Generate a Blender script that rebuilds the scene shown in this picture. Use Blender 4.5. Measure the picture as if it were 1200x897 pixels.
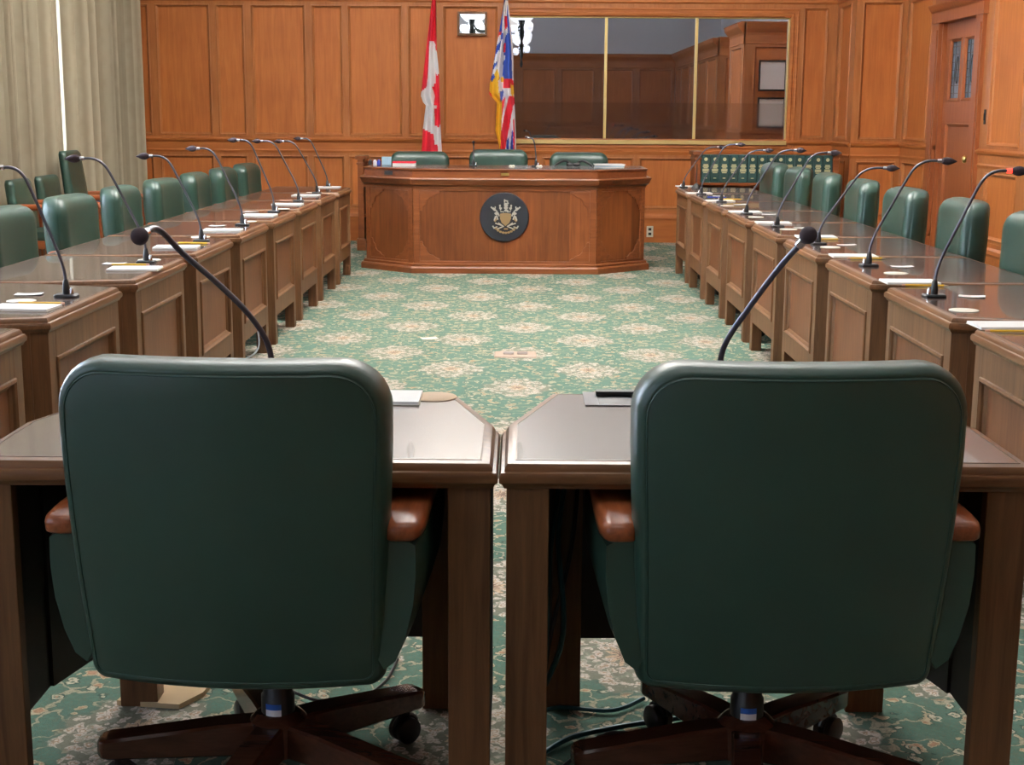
import bpy, math, random
from mathutils import Vector, Matrix
random.seed(7)
R = math.radians
for o in list(bpy.data.objects): bpy.data.objects.remove(o)
scene = bpy.context.scene
COL = scene.collection

# ------------------------------------------------------------------ camera
F, YH, XV, ROLL, CH = 1650.0, 134.0, 608.0, .006, 1.36
pit = math.atan((448.5-YH)/F); yw = (XV-600)/F
fw = Vector((-math.sin(yw)*math.cos(pit), math.cos(yw)*math.cos(pit), -math.sin(pit)))
rt = Vector((math.cos(yw), math.sin(yw), 0)); rt = (rt-fw*rt.dot(fw)).normalized(); up = rt.cross(fw)
r2 = rt*math.cos(ROLL)+up*math.sin(ROLL); u2 = -rt*math.sin(ROLL)+up*math.cos(ROLL)
cd = bpy.data.cameras.new('camera'); co = bpy.data.objects.new('camera', cd); COL.objects.link(co)
m = Matrix((( r2.x, u2.x, -fw.x, 0), (r2.y, u2.y, -fw.y, 0), (r2.z, u2.z, -fw.z, CH), (0, 0, 0, 1)))
co.matrix_world = m
cd.sensor_width = 36; cd.lens = F/1200*36; cd.clip_start = .05; cd.clip_end = 200
scene.camera = co
CO = Vector((0, 0, CH))
def ray(x, y): return fw*F + r2*(x-600) + u2*(448.5-y)
def onz(x, y, z):
    d = ray(x, y); return CO + d*((z-CH)/d.z)
def ony(x, y, Y):
    d = ray(x, y); return CO + d*(Y/d.y)
def onx(x, y, X):
    d = ray(x, y); return CO + d*(X/d.x)

# ------------------------------------------------------------------ look, world, light
vs = scene.view_settings
vs.view_transform = 'Standard'; vs.look = 'None'; vs.gamma = 1; vs.exposure = 0.0; vs.use_curve_mapping = False
w = bpy.data.worlds.new('sky'); scene.world = w; w.use_nodes = True
bg = w.node_tree.nodes['Background']; bg.inputs[0].default_value = (.72, .80, 1.0, 1); bg.inputs[1].default_value = 3.0
WALL_Y, LEFT_X, RIGHT_X, BACK_Y, CEIL = 15.35, -4.2, 3.87, -5.5, 4.6
def area(name, loc, rot, sx, sy, power, col):
    l = bpy.data.lights.new(name, 'AREA'); l.shape = 'RECTANGLE'; l.size = sx; l.size_y = sy
    l.energy = power; l.color = col
    o = bpy.data.objects.new(name, l); COL.objects.link(o); o.location = loc; o.rotation_euler = rot
    return o
WINS = [(10.4, 14.4), (4.6, 8.4), (-0.6, 3.2), (-5.0, -1.8)]       # window openings of the left wall
for i, (a, b) in enumerate(WINS):
    area('daylight_at_window', (LEFT_X-.45, (a+b)/2, 2.1), (0, R(-90), 0), 2.6, b-a, (340, 500, 14, 50)[i], (.80, .88, 1.0))
CHANDELIERS = [(-.36, 8.9), (-.36, 1.6)]  # second one is unseen, added to light the camera end

# ------------------------------------------------------------------ node helpers
def mat(name):
    m = bpy.data.materials.new(name); m.use_nodes = True
    nt = m.node_tree; return m, nt, nt.nodes['Principled BSDF']
def setp(b, **k):
    for a, v in k.items(): b.inputs[a.replace('_', ' ')].default_value = v
def simple(name, col, rough=.5, metal=0., spec=.5, coat=0., noise=0., nscale=30., bump=0.):
    m, nt, b = mat(name); setp(b, Base_Color=(*col, 1), Roughness=rough, Metallic=metal)
    b.inputs['Specular IOR Level'].default_value = spec; b.inputs['Coat Weight'].default_value = coat
    tc = nt.nodes.new('ShaderNodeTexCoord'); n = nt.nodes.new('ShaderNodeTexNoise'); n.inputs['Scale'].default_value = nscale
    n.inputs['Detail'].default_value = 3
    nt.links.new(tc.outputs['Object'], n.inputs['Vector'])
    if noise:
        mx = nt.nodes.new('ShaderNodeMixRGB'); mx.inputs[1].default_value = (*[c*(1-noise) for c in col], 1)
        mx.inputs[2].default_value = (*[min(1, c*(1+noise)) for c in col], 1)
        nt.links.new(n.outputs[0], mx.inputs[0]); nt.links.new(mx.outputs[0], b.inputs['Base Color'])
    if bump:
        bp = nt.nodes.new('ShaderNodeBump'); bp.inputs['Strength'].default_value = bump; bp.inputs['Distance'].default_value = .002
        nt.links.new(n.outputs[0], bp.inputs['Height']); nt.links.new(bp.outputs[0], b.inputs['Normal'])
    return m
def wood(name, c1, c2, rough=.4, axis='z', scale=1., coat=.10, spec=.28, boards=0.):
    m, nt, b = mat(name); N = nt.nodes; L = nt.links
    tc = N.new('ShaderNodeTexCoord'); mp = N.new('ShaderNodeMapping')
    s = {'z': (14, 14, .9), 'x': (.9, 14, 14), 'y': (14, .9, 14)}[axis]
    mp.inputs['Scale'].default_value = [v*scale for v in s]
    L.new(tc.outputs['Object'], mp.inputs[0])
    n = N.new('ShaderNodeTexNoise'); n.inputs['Scale'].default_value = 3.0; n.inputs['Detail'].default_value = 8; n.inputs['Roughness'].default_value = .62
    n.inputs['Distortion'].default_value = .6
    L.new(mp.outputs[0], n.inputs['Vector'])
    n2 = N.new('ShaderNodeTexNoise'); n2.inputs['Scale'].default_value = 2.2; n2.inputs['Detail'].default_value = 3
    L.new(tc.outputs['Object'], n2.inputs['Vector'])
    ad = N.new('ShaderNodeMath'); ad.operation = 'MULTIPLY_ADD'; ad.inputs[1].default_value = .6
    L.new(n2.outputs[0], ad.inputs[0]); L.new(n.outputs[0], ad.inputs[2])
    cr = N.new('ShaderNodeValToRGB'); cr.color_ramp.elements[0].position = .55; cr.color_ramp.elements[1].position = 1.0
    cr.color_ramp.elements[0].color = (*c1, 1); cr.color_ramp.elements[1].color = (*c2, 1)
    L.new(ad.outputs[0], cr.inputs[0])
    out = cr.outputs[0]
    if boards:                                     # veneer leaves, each with its own tone
        sp = N.new('ShaderNodeSeparateXYZ'); L.new(tc.outputs['Object'], sp.inputs[0])
        q = N.new('ShaderNodeMath'); q.operation = 'DIVIDE'; q.inputs[1].default_value = boards; L.new(sp.outputs[0], q.inputs[0])
        fl = N.new('ShaderNodeMath'); fl.operation = 'FLOOR'; L.new(q.outputs[0], fl.inputs[0])
        wn = N.new('ShaderNodeTexWhiteNoise'); wn.noise_dimensions = '1D'; L.new(fl.outputs[0], wn.inputs['W'])
        hs = N.new('ShaderNodeHueSaturation'); mr = N.new('ShaderNodeMapRange'); mr.inputs[3].default_value = .75; mr.inputs[4].default_value = 1.25
        L.new(wn.outputs[0], mr.inputs[0]); L.new(mr.outputs[0], hs.inputs['Value']); L.new(out, hs.inputs['Color']); out = hs.outputs[0]
    L.new(out, b.inputs['Base Color'])
    setp(b, Roughness=rough); b.inputs['Coat Weight'].default_value = coat; b.inputs['Coat Roughness'].default_value = .2
    b.inputs['Specular IOR Level'].default_value = spec
    bp = N.new('ShaderNodeBump'); bp.inputs['Strength'].default_value = .08; bp.inputs['Distance'].default_value = .001
    L.new(n.outputs[0], bp.inputs['Height']); L.new(bp.outputs[0], b.inputs['Normal'])
    return m

M = {}
M['wall'] = wood('wall_oak', (.365, .105, .024), (.50, .162, .040), .5, 'z', .8, coat=.04)
M['wallh'] = wood('wall_oak_rail', (.33, .098, .025), (.46, .152, .040), .4, 'x', .8, coat=.1)
M['stile'] = wood('wall_oak_stile', (.31, .102, .028), (.43, .158, .050), .42, 'z', .8, coat=.1)
M['door'] = wood('door_wood', (.24, .065, .022), (.33, .10, .033), .4, 'z', .8)
M['desk'] = wood('desk_wood', (.074, .031, .011), (.16, .074, .029), .5, 'z', 1.3, coat=.03)
M['deskp'] = wood('desk_panel_wood', (.090, .030, .010), (.165, .062, .023), .48, 'z', 1.3, coat=.03)
M['edge'] = wood('desk_edge_wood', (.085, .036, .013), (.19, .085, .034), .36, 'x', 1.3, coat=.15)
M['top'] = wood('desk_top_wood', (.045, .020, .012), (.085, .038, .022), .24, 'x', 1.6, coat=.5)
M['inlay'] = simple('writing_surface', (.055, .030, .024), .27, spec=.7, coat=.5, noise=.25, nscale=60)
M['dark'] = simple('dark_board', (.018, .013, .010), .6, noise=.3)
M['rost'] = wood('rostrum_wood', (.105, .029, .009), (.195, .059, .016), .38, 'z', .7, coat=.1, boards=.28)
M['rosth'] = wood('rostrum_moulding', (.12, .034, .011), (.215, .066, .020), .36, 'x', .9, coat=.12)
M['leather'] = simple('green_leather', (.015, .045, .031), .42, spec=.5, coat=.12, noise=.18, nscale=9, bump=.0)
M['leather2'] = simple('green_piping', (.010, .045, .034), .4, spec=.5)
M['arm'] = wood('chair_arm_wood', (.16, .040, .013), (.30, .085, .028), .32, 'y', 1.5, coat=.25)
M['base'] = wood('chair_base_wood', (.050, .018, .010), (.11, .040, .021), .25, 'x', 1.5, coat=.5)
M['black'] = simple('black_plastic', (.012, .012, .013), .45)
M['foam'] = simple('microphone_foam', (.035, .022, .028), .9, noise=.3, nscale=300, bump=.5)
M['neck'] = simple('microphone_neck', (.10, .10, .12), .3, metal=.7)
M['chrome'] = simple('chrome', (.6, .6, .62), .2, metal=1)
M['paper'] = simple('white_paper', (.78, .77, .74), .8, noise=.03)
M['card'] = simple('tan_card', (.55, .40, .27), .8, noise=.08)
M['cream'] = simple('cream_card', (.72, .66, .54), .8, noise=.05)
M['pink'] = simple('pink_card', (.70, .38, .26), .8, noise=.05)
M['yellow'] = simple('pencil_yellow', (.80, .48, .03), .4)
M['blue'] = simple('pen_blue', (.02, .05, .35), .4)
M['brass'] = simple('brass', (.75, .55, .20), .28, metal=1, noise=.05)
M['gold'] = simple('gilt_strip', (.80, .62, .26), .38, metal=.6)
M['plaster'] = simple('plaster', (.72, .71, .69), .9, noise=.03, nscale=2)
M['globe'] = None
M['iron'] = simple('black_iron', (.015, .02, .018), .5, metal=.5)
M['curtain'] = None
M['red'] = simple('red_cloth', (.62, .012, .03), .8, noise=.15, nscale=12)
M['white'] = simple('white_cloth', (.74, .72, .72), .8, noise=.05, nscale=12)
M['royal'] = simple('blue_cloth', (.02, .06, .33), .8, noise=.15, nscale=12)
M['gcloth'] = simple('gold_cloth', (.75, .42, .02), .8, noise=.2, nscale=12)
M['bookgreen'] = simple('book_green', (.012, .05, .045), .45, noise=.1)
M['lettering'] = simple('gilt_lettering', (.55, .50, .28), .5)
M['silver'] = simple('crest_silver', (.62, .58, .50), .45, metal=.5)
M['crest'] = simple('crest_bronze', (.42, .28, .13), .45, metal=.5)
M['plaque'] = simple('plaque_black', (.008, .010, .016), .5)
M['outlet'] = simple('ivory_plastic', (.62, .58, .48), .5)
M['plate'] = simple('floor_plate_beige', (.45, .33, .25), .5, noise=.1)
M['armreflect'] = simple('painted_blue_reflection', (.03, .09, .30), .7)
M['bluebox'] = simple('pale_blue_card', (.32, .50, .60), .6)
M['teal'] = simple('teal_cable', (.01, .09, .11), .4)
M['label'] = simple('white_label', (.75, .78, .82), .5)
M['labelblue'] = simple('label_blue', (.02, .12, .5), .5)
M['cardboard'] = simple('cardboard', (.50, .36, .20), .85, noise=.15, nscale=14)
def m_curtain():
    m, nt, b = mat('beige_curtain'); N = nt.nodes; L = nt.links
    tc = N.new('ShaderNodeTexCoord'); wv = N.new('ShaderNodeTexWave'); wv.bands_direction = 'Y'; wv.inputs['Scale'].default_value = 9; wv.inputs['Distortion'].default_value = 1.
    L.new(tc.outputs['Object'], wv.inputs[0])
    mx = N.new('ShaderNodeMixRGB'); mx.inputs[1].default_value = (.31, .26, .175, 1); mx.inputs[2].default_value = (.43, .37, .26, 1)
    L.new(wv.outputs[0], mx.inputs[0]); L.new(mx.outputs[0], b.inputs['Base Color']); setp(b, Roughness=.85)
    return m
M['curtain'] = m_curtain()
def m_emit(name, col, s):
    m, nt, b = mat(name); setp(b, Base_Color=(*col, 1)); b.inputs['Emission Color'].default_value = (*col, 1); b.inputs['Emission Strength'].default_value = s
    return m
M['globe'] = m_emit('lit_glass_globe', (.95, .97, 1.0), 1.6)
M['led'] = m_emit('red_light_ring', (1.0, .05, .03), 2.5)
def m_smoke(name, g, rough):
    m, nt, b = mat(name); N = nt.nodes; L = nt.links
    gl = N.new('ShaderNodeBsdfGlossy'); gl.inputs['Color'].default_value = (*g, 1); gl.inputs['Roughness'].default_value = rough
    df = N.new('ShaderNodeBsdfDiffuse'); df.inputs['Color'].default_value = (.012, .011, .011, 1)
    ad = N.new('ShaderNodeAddShader'); L.new(gl.outputs[0], ad.inputs[0]); L.new(df.outputs[0], ad.inputs[1])
    L.new(ad.outputs[0], N['Material Output'].inputs[0])
    return m
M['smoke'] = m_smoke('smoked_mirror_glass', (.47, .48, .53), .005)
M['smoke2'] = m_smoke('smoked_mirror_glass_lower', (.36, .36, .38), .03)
M['mirror'] = m_smoke('mirror_glass', (.85, .87, .9), .003)
def m_glass():
    m, nt, b = mat('window_glass'); setp(b, Base_Color=(.9, .95, 1, 1), Roughness=.02); b.inputs['Transmission Weight'].default_value = 1; b.inputs['IOR'].default_value = 1.05
    return m
M['glass'] = m_glass()
def m_leaded():
    m, nt, b = mat('leaded_glass'); setp(b, Base_Color=(.16, .22, .28, 1), Roughness=.15); b.inputs['Specular IOR Level'].default_value = 1
    N = nt.nodes; L = nt.links; tc = N.new('ShaderNodeTexCoord'); n = N.new('ShaderNodeTexNoise'); n.inputs['Scale'].default_value = 9
    L.new(tc.outputs['Object'], n.inputs[0]); mx = N.new('ShaderNodeMixRGB'); mx.inputs[1].default_value = (.07, .10, .13, 1); mx.inputs[2].default_value = (.36, .44, .52, 1)
    L.new(n.outputs[0], mx.inputs[0]); L.new(mx.outputs[0], b.inputs['Base Color']); return m
M['leaded'] = m_leaded()
def m_carpet():
    m, nt, b = mat('patterned_carpet'); N = nt.nodes; L = nt.links
    def mth(op, a, c=None, d=None):
        n = N.new('ShaderNodeMath'); n.operation = op
        for i, v in enumerate((a, c, d)):
            if v is None: continue
            if isinstance(v, (int, float)): n.inputs[i].default_value = v
            else: L.new(v, n.inputs[i])
        return n.outputs[0]
    def rgb(f, c1, c2):
        n = N.new('ShaderNodeMixRGB')
        L.new(f, n.inputs[0])
        for i, c in ((1, c1), (2, c2)):
            if isinstance(c, tuple): n.inputs[i].default_value = (*c, 1)
            else: L.new(c, n.inputs[i])
        return n.outputs[0]
    def step(v, t, s=.02):                         # 1 where v < t
        n = N.new('ShaderNodeMapRange'); n.interpolation_type = 'SMOOTHSTEP'; L.new(v, n.inputs[0]); n.inputs[1].default_value = t-s; n.inputs[2].default_value = t+s
        n.inputs[3].default_value = 1; n.inputs[4].default_value = 0; return n.outputs[0]
    tc = N.new('ShaderNodeTexCoord'); mp = N.new('ShaderNodeMapping'); mp.inputs['Rotation'].default_value = (0, 0, .024)
    L.new(tc.outputs['Object'], mp.inputs[0])
    nz = N.new('ShaderNodeTexNoise'); nz.inputs['Scale'].default_value = 40; nz.inputs['Detail'].default_value = 3; L.new(mp.outputs[0], nz.inputs[0])
    va = N.new('ShaderNodeVectorMath'); va.operation = 'SUBTRACT'; L.new(nz.outputs['Color'], va.inputs[0]); va.inputs[1].default_value = (.5, .5, .5)
    vb = N.new('ShaderNodeVectorMath'); vb.operation = 'SCALE'; vb.inputs['Scale'].default_value = .035; L.new(va.outputs[0], vb.inputs[0])
    vc = N.new('ShaderNodeVectorMath'); vc.operation = 'ADD'; L.new(mp.outputs[0], vc.inputs[0]); L.new(vb.outputs[0], vc.inputs[1])
    sp = N.new('ShaderNodeSeparateXYZ'); L.new(vc.outputs[0], sp.inputs[0])
    X, Y = sp.outputs[0], sp.outputs[1]
    # lattice of medallions .74 x 1.03 with a second one staggered by half a cell
    PX, PY, X0, Y0 = .742, 1.022, -.175, 7.0
    def local(ox, oy):
        u = mth('SUBTRACT', mth('FRACT', mth('ADD', mth('DIVIDE', mth('SUBTRACT', X, X0), PX), .5+ox)), .5)
        v = mth('SUBTRACT', mth('FRACT', mth('ADD', mth('DIVIDE', mth('SUBTRACT', Y, Y0), PY), .5+oy)), .5)
        return mth('MULTIPLY', u, PX), mth('MULTIPLY', v, PY)
    def medallion(ox, oy):
        u, v = local(ox, oy)
        au = mth('ABSOLUTE', mth('DIVIDE', u, .175)); av = mth('ABSOLUTE', mth('DIVIDE', v, .245))
        r = mth('POWER', mth('ADD', mth('POWER', au, 1.35), mth('POWER', av, 1.35)), 1/1.35)
        th = mth('ARCTAN2', mth('DIVIDE', v, .235), mth('DIVIDE', u, .175))
        lob = mth('MULTIPLY', mth('COSINE', mth('MULTIPLY', th, 12)), .09)
        return mth('ADD', r, lob), th
    r1, t1 = medallion(0, 0); r2_, t2 = medallion(.5, .5)
    rr = mth('MINIMUM', r1, r2_)
    # ground: mid green with darker and lighter weave
    n1 = N.new('ShaderNodeTexNoise'); n1.inputs['Scale'].default_value = 60; n1.inputs['Detail'].default_value = 4; L.new(tc.outputs['Object'], n1.inputs[0])
    ground = rgb(n1.outputs[0], (.045, .107, .080), (.105, .186, .142))
    ground = rgb(mth('MULTIPLY', step(mth('ABSOLUTE', mth('SUBTRACT', n1.outputs[0], .5)), .012, .01), .35), ground, (.02, .05, .04))
    # scrolling vines, with a dark outline
    nv = N.new('ShaderNodeTexNoise'); nv.inputs['Scale'].default_value = 9.5; nv.inputs['Detail'].default_value = 1.; L.new(vc.outputs[0], nv.inputs[0])
    dv = mth('ABSOLUTE', mth('SUBTRACT', nv.outputs[0], .5))
    c = rgb(mth('MULTIPLY', step(dv, .028, .006), .55), ground, (.025, .06, .05))
    c = rgb(mth('MULTIPLY', step(dv, .019, .006), .75), c, (.43, .38, .27))
    nv2 = N.new('ShaderNodeTexNoise'); nv2.inputs['Scale'].default_value = 19; nv2.inputs['Detail'].default_value = 1.5; L.new(vc.outputs[0], nv2.inputs[0])
    lf = nv2.outputs[0]
    c = rgb(mth('MULTIPLY', mth('SUBTRACT', 1, step(lf, .610, .008)), .7), c, (.03, .07, .055))
    c = rgb(mth('MULTIPLY', mth('SUBTRACT', 1, step(lf, .628, .008)), .9), c, (.50, .40, .27))
    c = rgb(mth('MULTIPLY', mth('SUBTRACT', 1, step(lf, .675, .008)), .9), c, (.38, .20, .12))
    # small flowers
    vo = N.new('ShaderNodeTexVoronoi'); vo.inputs['Scale'].default_value = 21; L.new(vc.outputs[0], vo.inputs[0])
    wn = N.new('ShaderNodeSeparateXYZ'); L.new(vo.outputs['Color'], wn.inputs[0])
    pick = mth('GREATER_THAN', wn.outputs[0], .62)
    for t_, col in ((.38, (.03, .07, .055)), (.30, (.50, .44, .33)), (.17, (.10, .16, .12)), (.10, (.50, .26, .16))):
        c = rgb(mth('MULTIPLY', step(vo.outputs['Distance'], t_, .02), pick), c, col)
    # medallions: petals with dark gaps, rings and a tan heart
    vm = N.new('ShaderNodeTexVoronoi'); vm.inputs['Scale'].default_value = 36; L.new(vc.outputs[0], vm.inputs[0])
    med = rgb(step(vm.outputs['Distance'], .52, .03), (.17, .17, .13), (.54, .47, .40))
    med = rgb(step(vm.outputs['Distance'], .30, .03), med, (.36, .25, .17))
    med = rgb(step(vm.outputs['Distance'], .18, .03), med, (.58, .52, .44))
    ring = step(mth('ABSOLUTE', mth('SUBTRACT', rr, .62)), .05, .02)
    med = rgb(mth('MULTIPLY', ring, .6), med, (.22, .25, .19))
    core = step(rr, .25, .03); med = rgb(core, med, (.52, .38, .26))
    med = rgb(step(rr, .12, .03), med, (.16, .10, .08))
    c = rgb(mth('MULTIPLY', step(rr, 1.12, .03), .6), c, (.08, .13, .10))
    c = rgb(step(rr, 1.03, .03), c, med)
    vf = N.new('ShaderNodeTexVoronoi'); vf.feature = 'DISTANCE_TO_EDGE'; vf.inputs['Scale'].default_value = 75; L.new(vc.outputs[0], vf.inputs[0])
    c = rgb(mth('MULTIPLY', step(vf.outputs['Distance'], .07, .03), .45), c, (.11, .12, .08))
    L.new(c, b.inputs['Base Color']); setp(b, Roughness=.95); b.inputs['Specular IOR Level'].default_value = .1
    bp = N.new('ShaderNodeBump'); bp.inputs['Strength'].default_value = .4; bp.inputs['Distance'].default_value = .003
    n9 = N.new('ShaderNodeTexNoise'); n9.inputs['Scale'].default_value = 400; L.new(tc.outputs['Object'], n9.inputs[0])
    L.new(n9.outputs[0], bp.inputs['Height']); L.new(bp.outputs[0], b.inputs['Normal'])
    return m
M['carpet'] = m_carpet()

# ------------------------------------------------------------------ mesh helpers
class MB:
    def __init__(s): s.v = []; s.f = []; s.mi = []
    def add(s, vs, fs, mi=0):
        o = len(s.v); s.v += [tuple(v) for v in vs]; s.f += [tuple(i+o for i in f) for f in fs]; s.mi += [mi]*len(fs); return s
    def box(s, x0, x1, y0, y1, z0, z1, mi=0):
        v = [(x, y, z) for z in (z0, z1) for y in (y0, y1) for x in (x0, x1)]
        return s.add(v, [(0, 2, 3, 1), (4, 5, 7, 6), (0, 1, 5, 4), (2, 6, 7, 3), (0, 4, 6, 2), (1, 3, 7, 5)], mi)
    def rings(s, rs, cap0=True, cap1=True, mi=0, closed=False):
        n = len(rs[0]); v = [p for r in rs for p in r]; f = []
        k = len(rs)
        for i in range(k-1 + (1 if closed else 0)):
            a = i*n; c = ((i+1) % k)*n
            for j in range(n):
                j2 = (j+1) % n; f.append((a+j, a+j2, c+j2, c+j))
        if not closed:
            if cap0: f.append(tuple(range(n-1, -1, -1)))
            if cap1: f.append(tuple((k-1)*n+j for j in range(n)))
        return s.add(v, f, mi)
    def prism(s, poly, z0, z1, mi=0):              # ccw polygon extruded in z
        return s.rings([[(x, y, z0) for x, y in poly], [(x, y, z1) for x, y in poly]], mi=mi)
    def board(s, a, b, t, z0, z1, mi=0):           # upright board between two floor points, thickness t
        a = Vector(a); b = Vector(b); d = (b-a).normalized(); n = Vector((-d.y, d.x))*t/2
        return s.prism([a-n, b-n, b+n, a+n], z0, z1, mi)
    def tube(s, pts, r, n=8, mi=0, closed=False):
        pts = [Vector(p) for p in pts]; rs = []; K = len(pts); prev = None
        rad = r if isinstance(r, (list, tuple)) else [r]*K
        for i, p in enumerate(pts):
            if closed: t = (pts[(i+1) % K]-pts[i-1])
            else: t = pts[min(i+1, K-1)]-pts[max(i-1, 0)]
            t.normalize()
            if prev is None: u = t.orthogonal().normalized()
            else:
                u = prev - t*prev.dot(t); u = u.normalized() if u.length > 1e-6 else t.orthogonal().normalized()
            prev = u; w_ = t.cross(u)
            rs.append([p + (u*math.cos(2*math.pi*j/n)+w_*math.sin(2*math.pi*j/n))*rad[i] for j in range(n)])
        return s.rings(rs, closed=closed, mi=mi)
    def lathe(s, prof, c=(0, 0, 0), n=20, mi=0):   # (r, z)
        return s.rings([[(c[0]+r*math.cos(2*math.pi*j/n), c[1]+r*math.sin(2*math.pi*j/n), c[2]+z) for j in range(n)] for r, z in prof], mi=mi)
    def sphere(s, c, r, n=14, sc=(1, 1, 1), mi=0):
        k = n//2; rs = []
        for i in range(1, k):
            a = -math.pi/2+math.pi*i/k
            rs.append([(c[0]+sc[0]*r*math.cos(a)*math.cos(2*math.pi*j/n), c[1]+sc[1]*r*math.cos(a)*math.sin(2*math.pi*j/n), c[2]+sc[2]*r*math.sin(a)) for j in range(n)])
        return s.rings(rs, mi=mi)
    def slab(s, poly, prof, mi=0):                 # (inset, z) rings of a convex ccw polygon
        return s.rings([[(x, y, z) for x, y in inset(poly, d)] for d, z in prof], mi=mi)
    def xf(s, Mx): s.v = [tuple(Mx @ Vector(v)) for v in s.v]; return s
    def build(s, name, material, parent=None, smooth=None, bevel=0., loc=None, rotz=None):
        me = bpy.data.meshes.new(name); me.from_pydata(s.v, [], s.f)
        ms = material if isinstance(material, (list, tuple)) else [material]
        for q in ms: me.materials.append(q)
        if len(ms) > 1: me.polygons.foreach_set('material_index', s.mi)
        me.validate(); me.update()
        if smooth:
            me.polygons.foreach_set('use_smooth', [True]*len(me.polygons)); me.set_sharp_from_angle(angle=R(smooth))
        o = bpy.data.objects.new(name, me); COL.objects.link(o)
        if bevel:
            bm_ = o.modifiers.new('bevel', 'BEVEL'); bm_.width = bevel; bm_.segments = 2; bm_.limit_method = 'ANGLE'; bm_.angle_limit = R(40)
        if parent: o.parent = parent
        if loc: o.location = loc
        if rotz is not None: o.rotation_euler = (0, 0, rotz)
        return o
def inset(poly, d):
    out = []; n = len(poly)
    for i in range(n):
        p0 = Vector(poly[i-1]); p = Vector(poly[i]); p1 = Vector(poly[(i+1) % n])
        a = (p-p0).normalized(); b = (p1-p).normalized()
        na = Vector((-a.y, a.x)); nb = Vector((-b.y, b.x)); k = 1+na.dot(nb)
        out.append(tuple(p+(na+nb)*(d/max(k, .2))))
    return out
def rrect(w_, h, r, n=6, rb=None, sub=1):          # rounded rectangle, ccw, half sizes; rb = radius of the lower corners
    r = max(min(r, w_, h), .0005); rb = r if rb is None else max(min(rb, w_, h), .0005); out = []
    for sx, sy, a0 in ((1, 1, 0), (-1, 1, 90), (-1, -1, 180), (1, -1, 270)):
        q = r if sy > 0 else rb
        for i in range(n+1):
            a = R(a0+90*i/n); out.append((sx*(w_-q)+q*math.cos(a), sy*(h-q)+q*math.sin(a)))
    if sub > 1:
        o2 = []
        for i in range(len(out)):
            a, b = out[i], out[(i+1) % len(out)]; k = sub if i % (n+1) == n else 1
            for j in range(k): o2.append((a[0]+(b[0]-a[0])*j/k, a[1]+(b[1]-a[1])*j/k))
        out = o2
    return out
def spline(P_, k=6):
    P_ = [Vector(p) for p in P_]; out = []
    for i in range(len(P_)-1):
        a = P_[max(i-1, 0)]; b = P_[i]; c = P_[i+1]; d = P_[min(i+2, len(P_)-1)]
        for j in range(k):
            t = j/k; out.append(.5*((2*b)+(c-a)*t+(2*a-5*b+4*c-d)*t*t+(-a+3*b-3*c+d)*t**3))
    out.append(P_[-1]); return out
def empty(name, loc=(0, 0, 0), rotz=0):
    o = bpy.data.objects.new(name, None); COL.objects.link(o); o.location = loc; o.rotation_euler = (0, 0, rotz); o.empty_display_size = .1
    return o
def tag(o, label=None, cat=None, group=None, kind=None):
    if label: o['label'] = label
    if cat: o['category'] = cat
    if group: o['group'] = group
    if kind: o['kind'] = kind
    return o
def kids(o): return [c for c in bpy.data.objects if c.parent == o]
KIDS = {}
def copy_tree(o, parent=None):
    c = o.copy(); COL.objects.link(c)
    if parent: c.parent = parent
    if o.name not in KIDS: KIDS[o.name] = kids(o)
    for ch in KIDS[o.name]: copy_tree(ch, c)
    return c
def struct(o): o['kind'] = 'structure'; return o
ORD = ['nearest', 'second', 'third', 'fourth', 'fifth', 'sixth', 'seventh', 'eighth', 'ninth']

# ------------------------------------------------------------------ the room
def wallframe(o, ax, up_=Vector((0, 0, 1))):
    """matrix: u along ax, v up, w out of the wall into the room"""
    ax = Vector(ax).normalized(); n = ax.cross(up_)
    return Matrix(((ax.x, up_.x, n.x, o[0]), (ax.y, up_.y, n.y, o[1]), (ax.z, up_.z, n.z, o[2]), (0, 0, 0, 1)))
def frame_fill(mb, u0, u1, v0, v1, holes, w0, w1, mi=0):
    us = sorted({u0, u1, *[h[0] for h in holes], *[h[1] for h in holes]}); vs_ = sorted({v0, v1, *[h[2] for h in holes], *[h[3] for h in holes]})
    us = [u for u in us if u0 <= u <= u1]; vs_ = [v for v in vs_ if v0 <= v <= v1]
    for i in range(len(us)-1):                     # merge cells upward
        run = None
        for j in range(len(vs_)-1):
            cu = (us[i]+us[i+1])/2; cv = (vs_[j]+vs_[j+1])/2
            hole = any(h[0] < cu < h[1] and h[2] < cv < h[3] for h in holes)
            if not hole and run is None: run = vs_[j]
            if run is not None and (hole or j == len(vs_)-2):
                mb.box(us[i], us[i+1], run, vs_[j] if hole else vs_[j+1], w0, w1, mi); run = None
def panel_mould(mb, u0, u1, v0, v1, wb, wf, t=.022, mi=0):
    """mitred moulding round a panel: from the frame face wf down to the panel face wb, with a bead"""
    poly = [(u0, v0), (u1, v0), (u1, v1), (u0, v1)]
    prof = [(-.006, wf), (-.004, wf+.006), (.004, wf+.008), (.010, wf+.002), (.012, (wf+wb)/2+.002), (t, wb+.004), (t+.004, wb)]
    rs = [[(x, y, z) for x, y in inset(poly, d)] for d, z in prof]
    mb.rings(rs, cap0=False, cap1=False, mi=mi)
def rail(mb, u0, u1, prof, mi=0):                  # prof: (v, w) outline extruded along u
    mb.rings([[(u0, v, w_) for v, w_ in prof], [(u1, v, w_) for v, w_ in prof]], mi=mi)
PT = 2.478                                          # top of upper panels
Z_UP0, Z_RAIL1, Z_RAIL0, Z_LO1, Z_LO0, Z_BASE = 1.13, 1.08, .95, .905, .37, .27
CORN = 2.86
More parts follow.
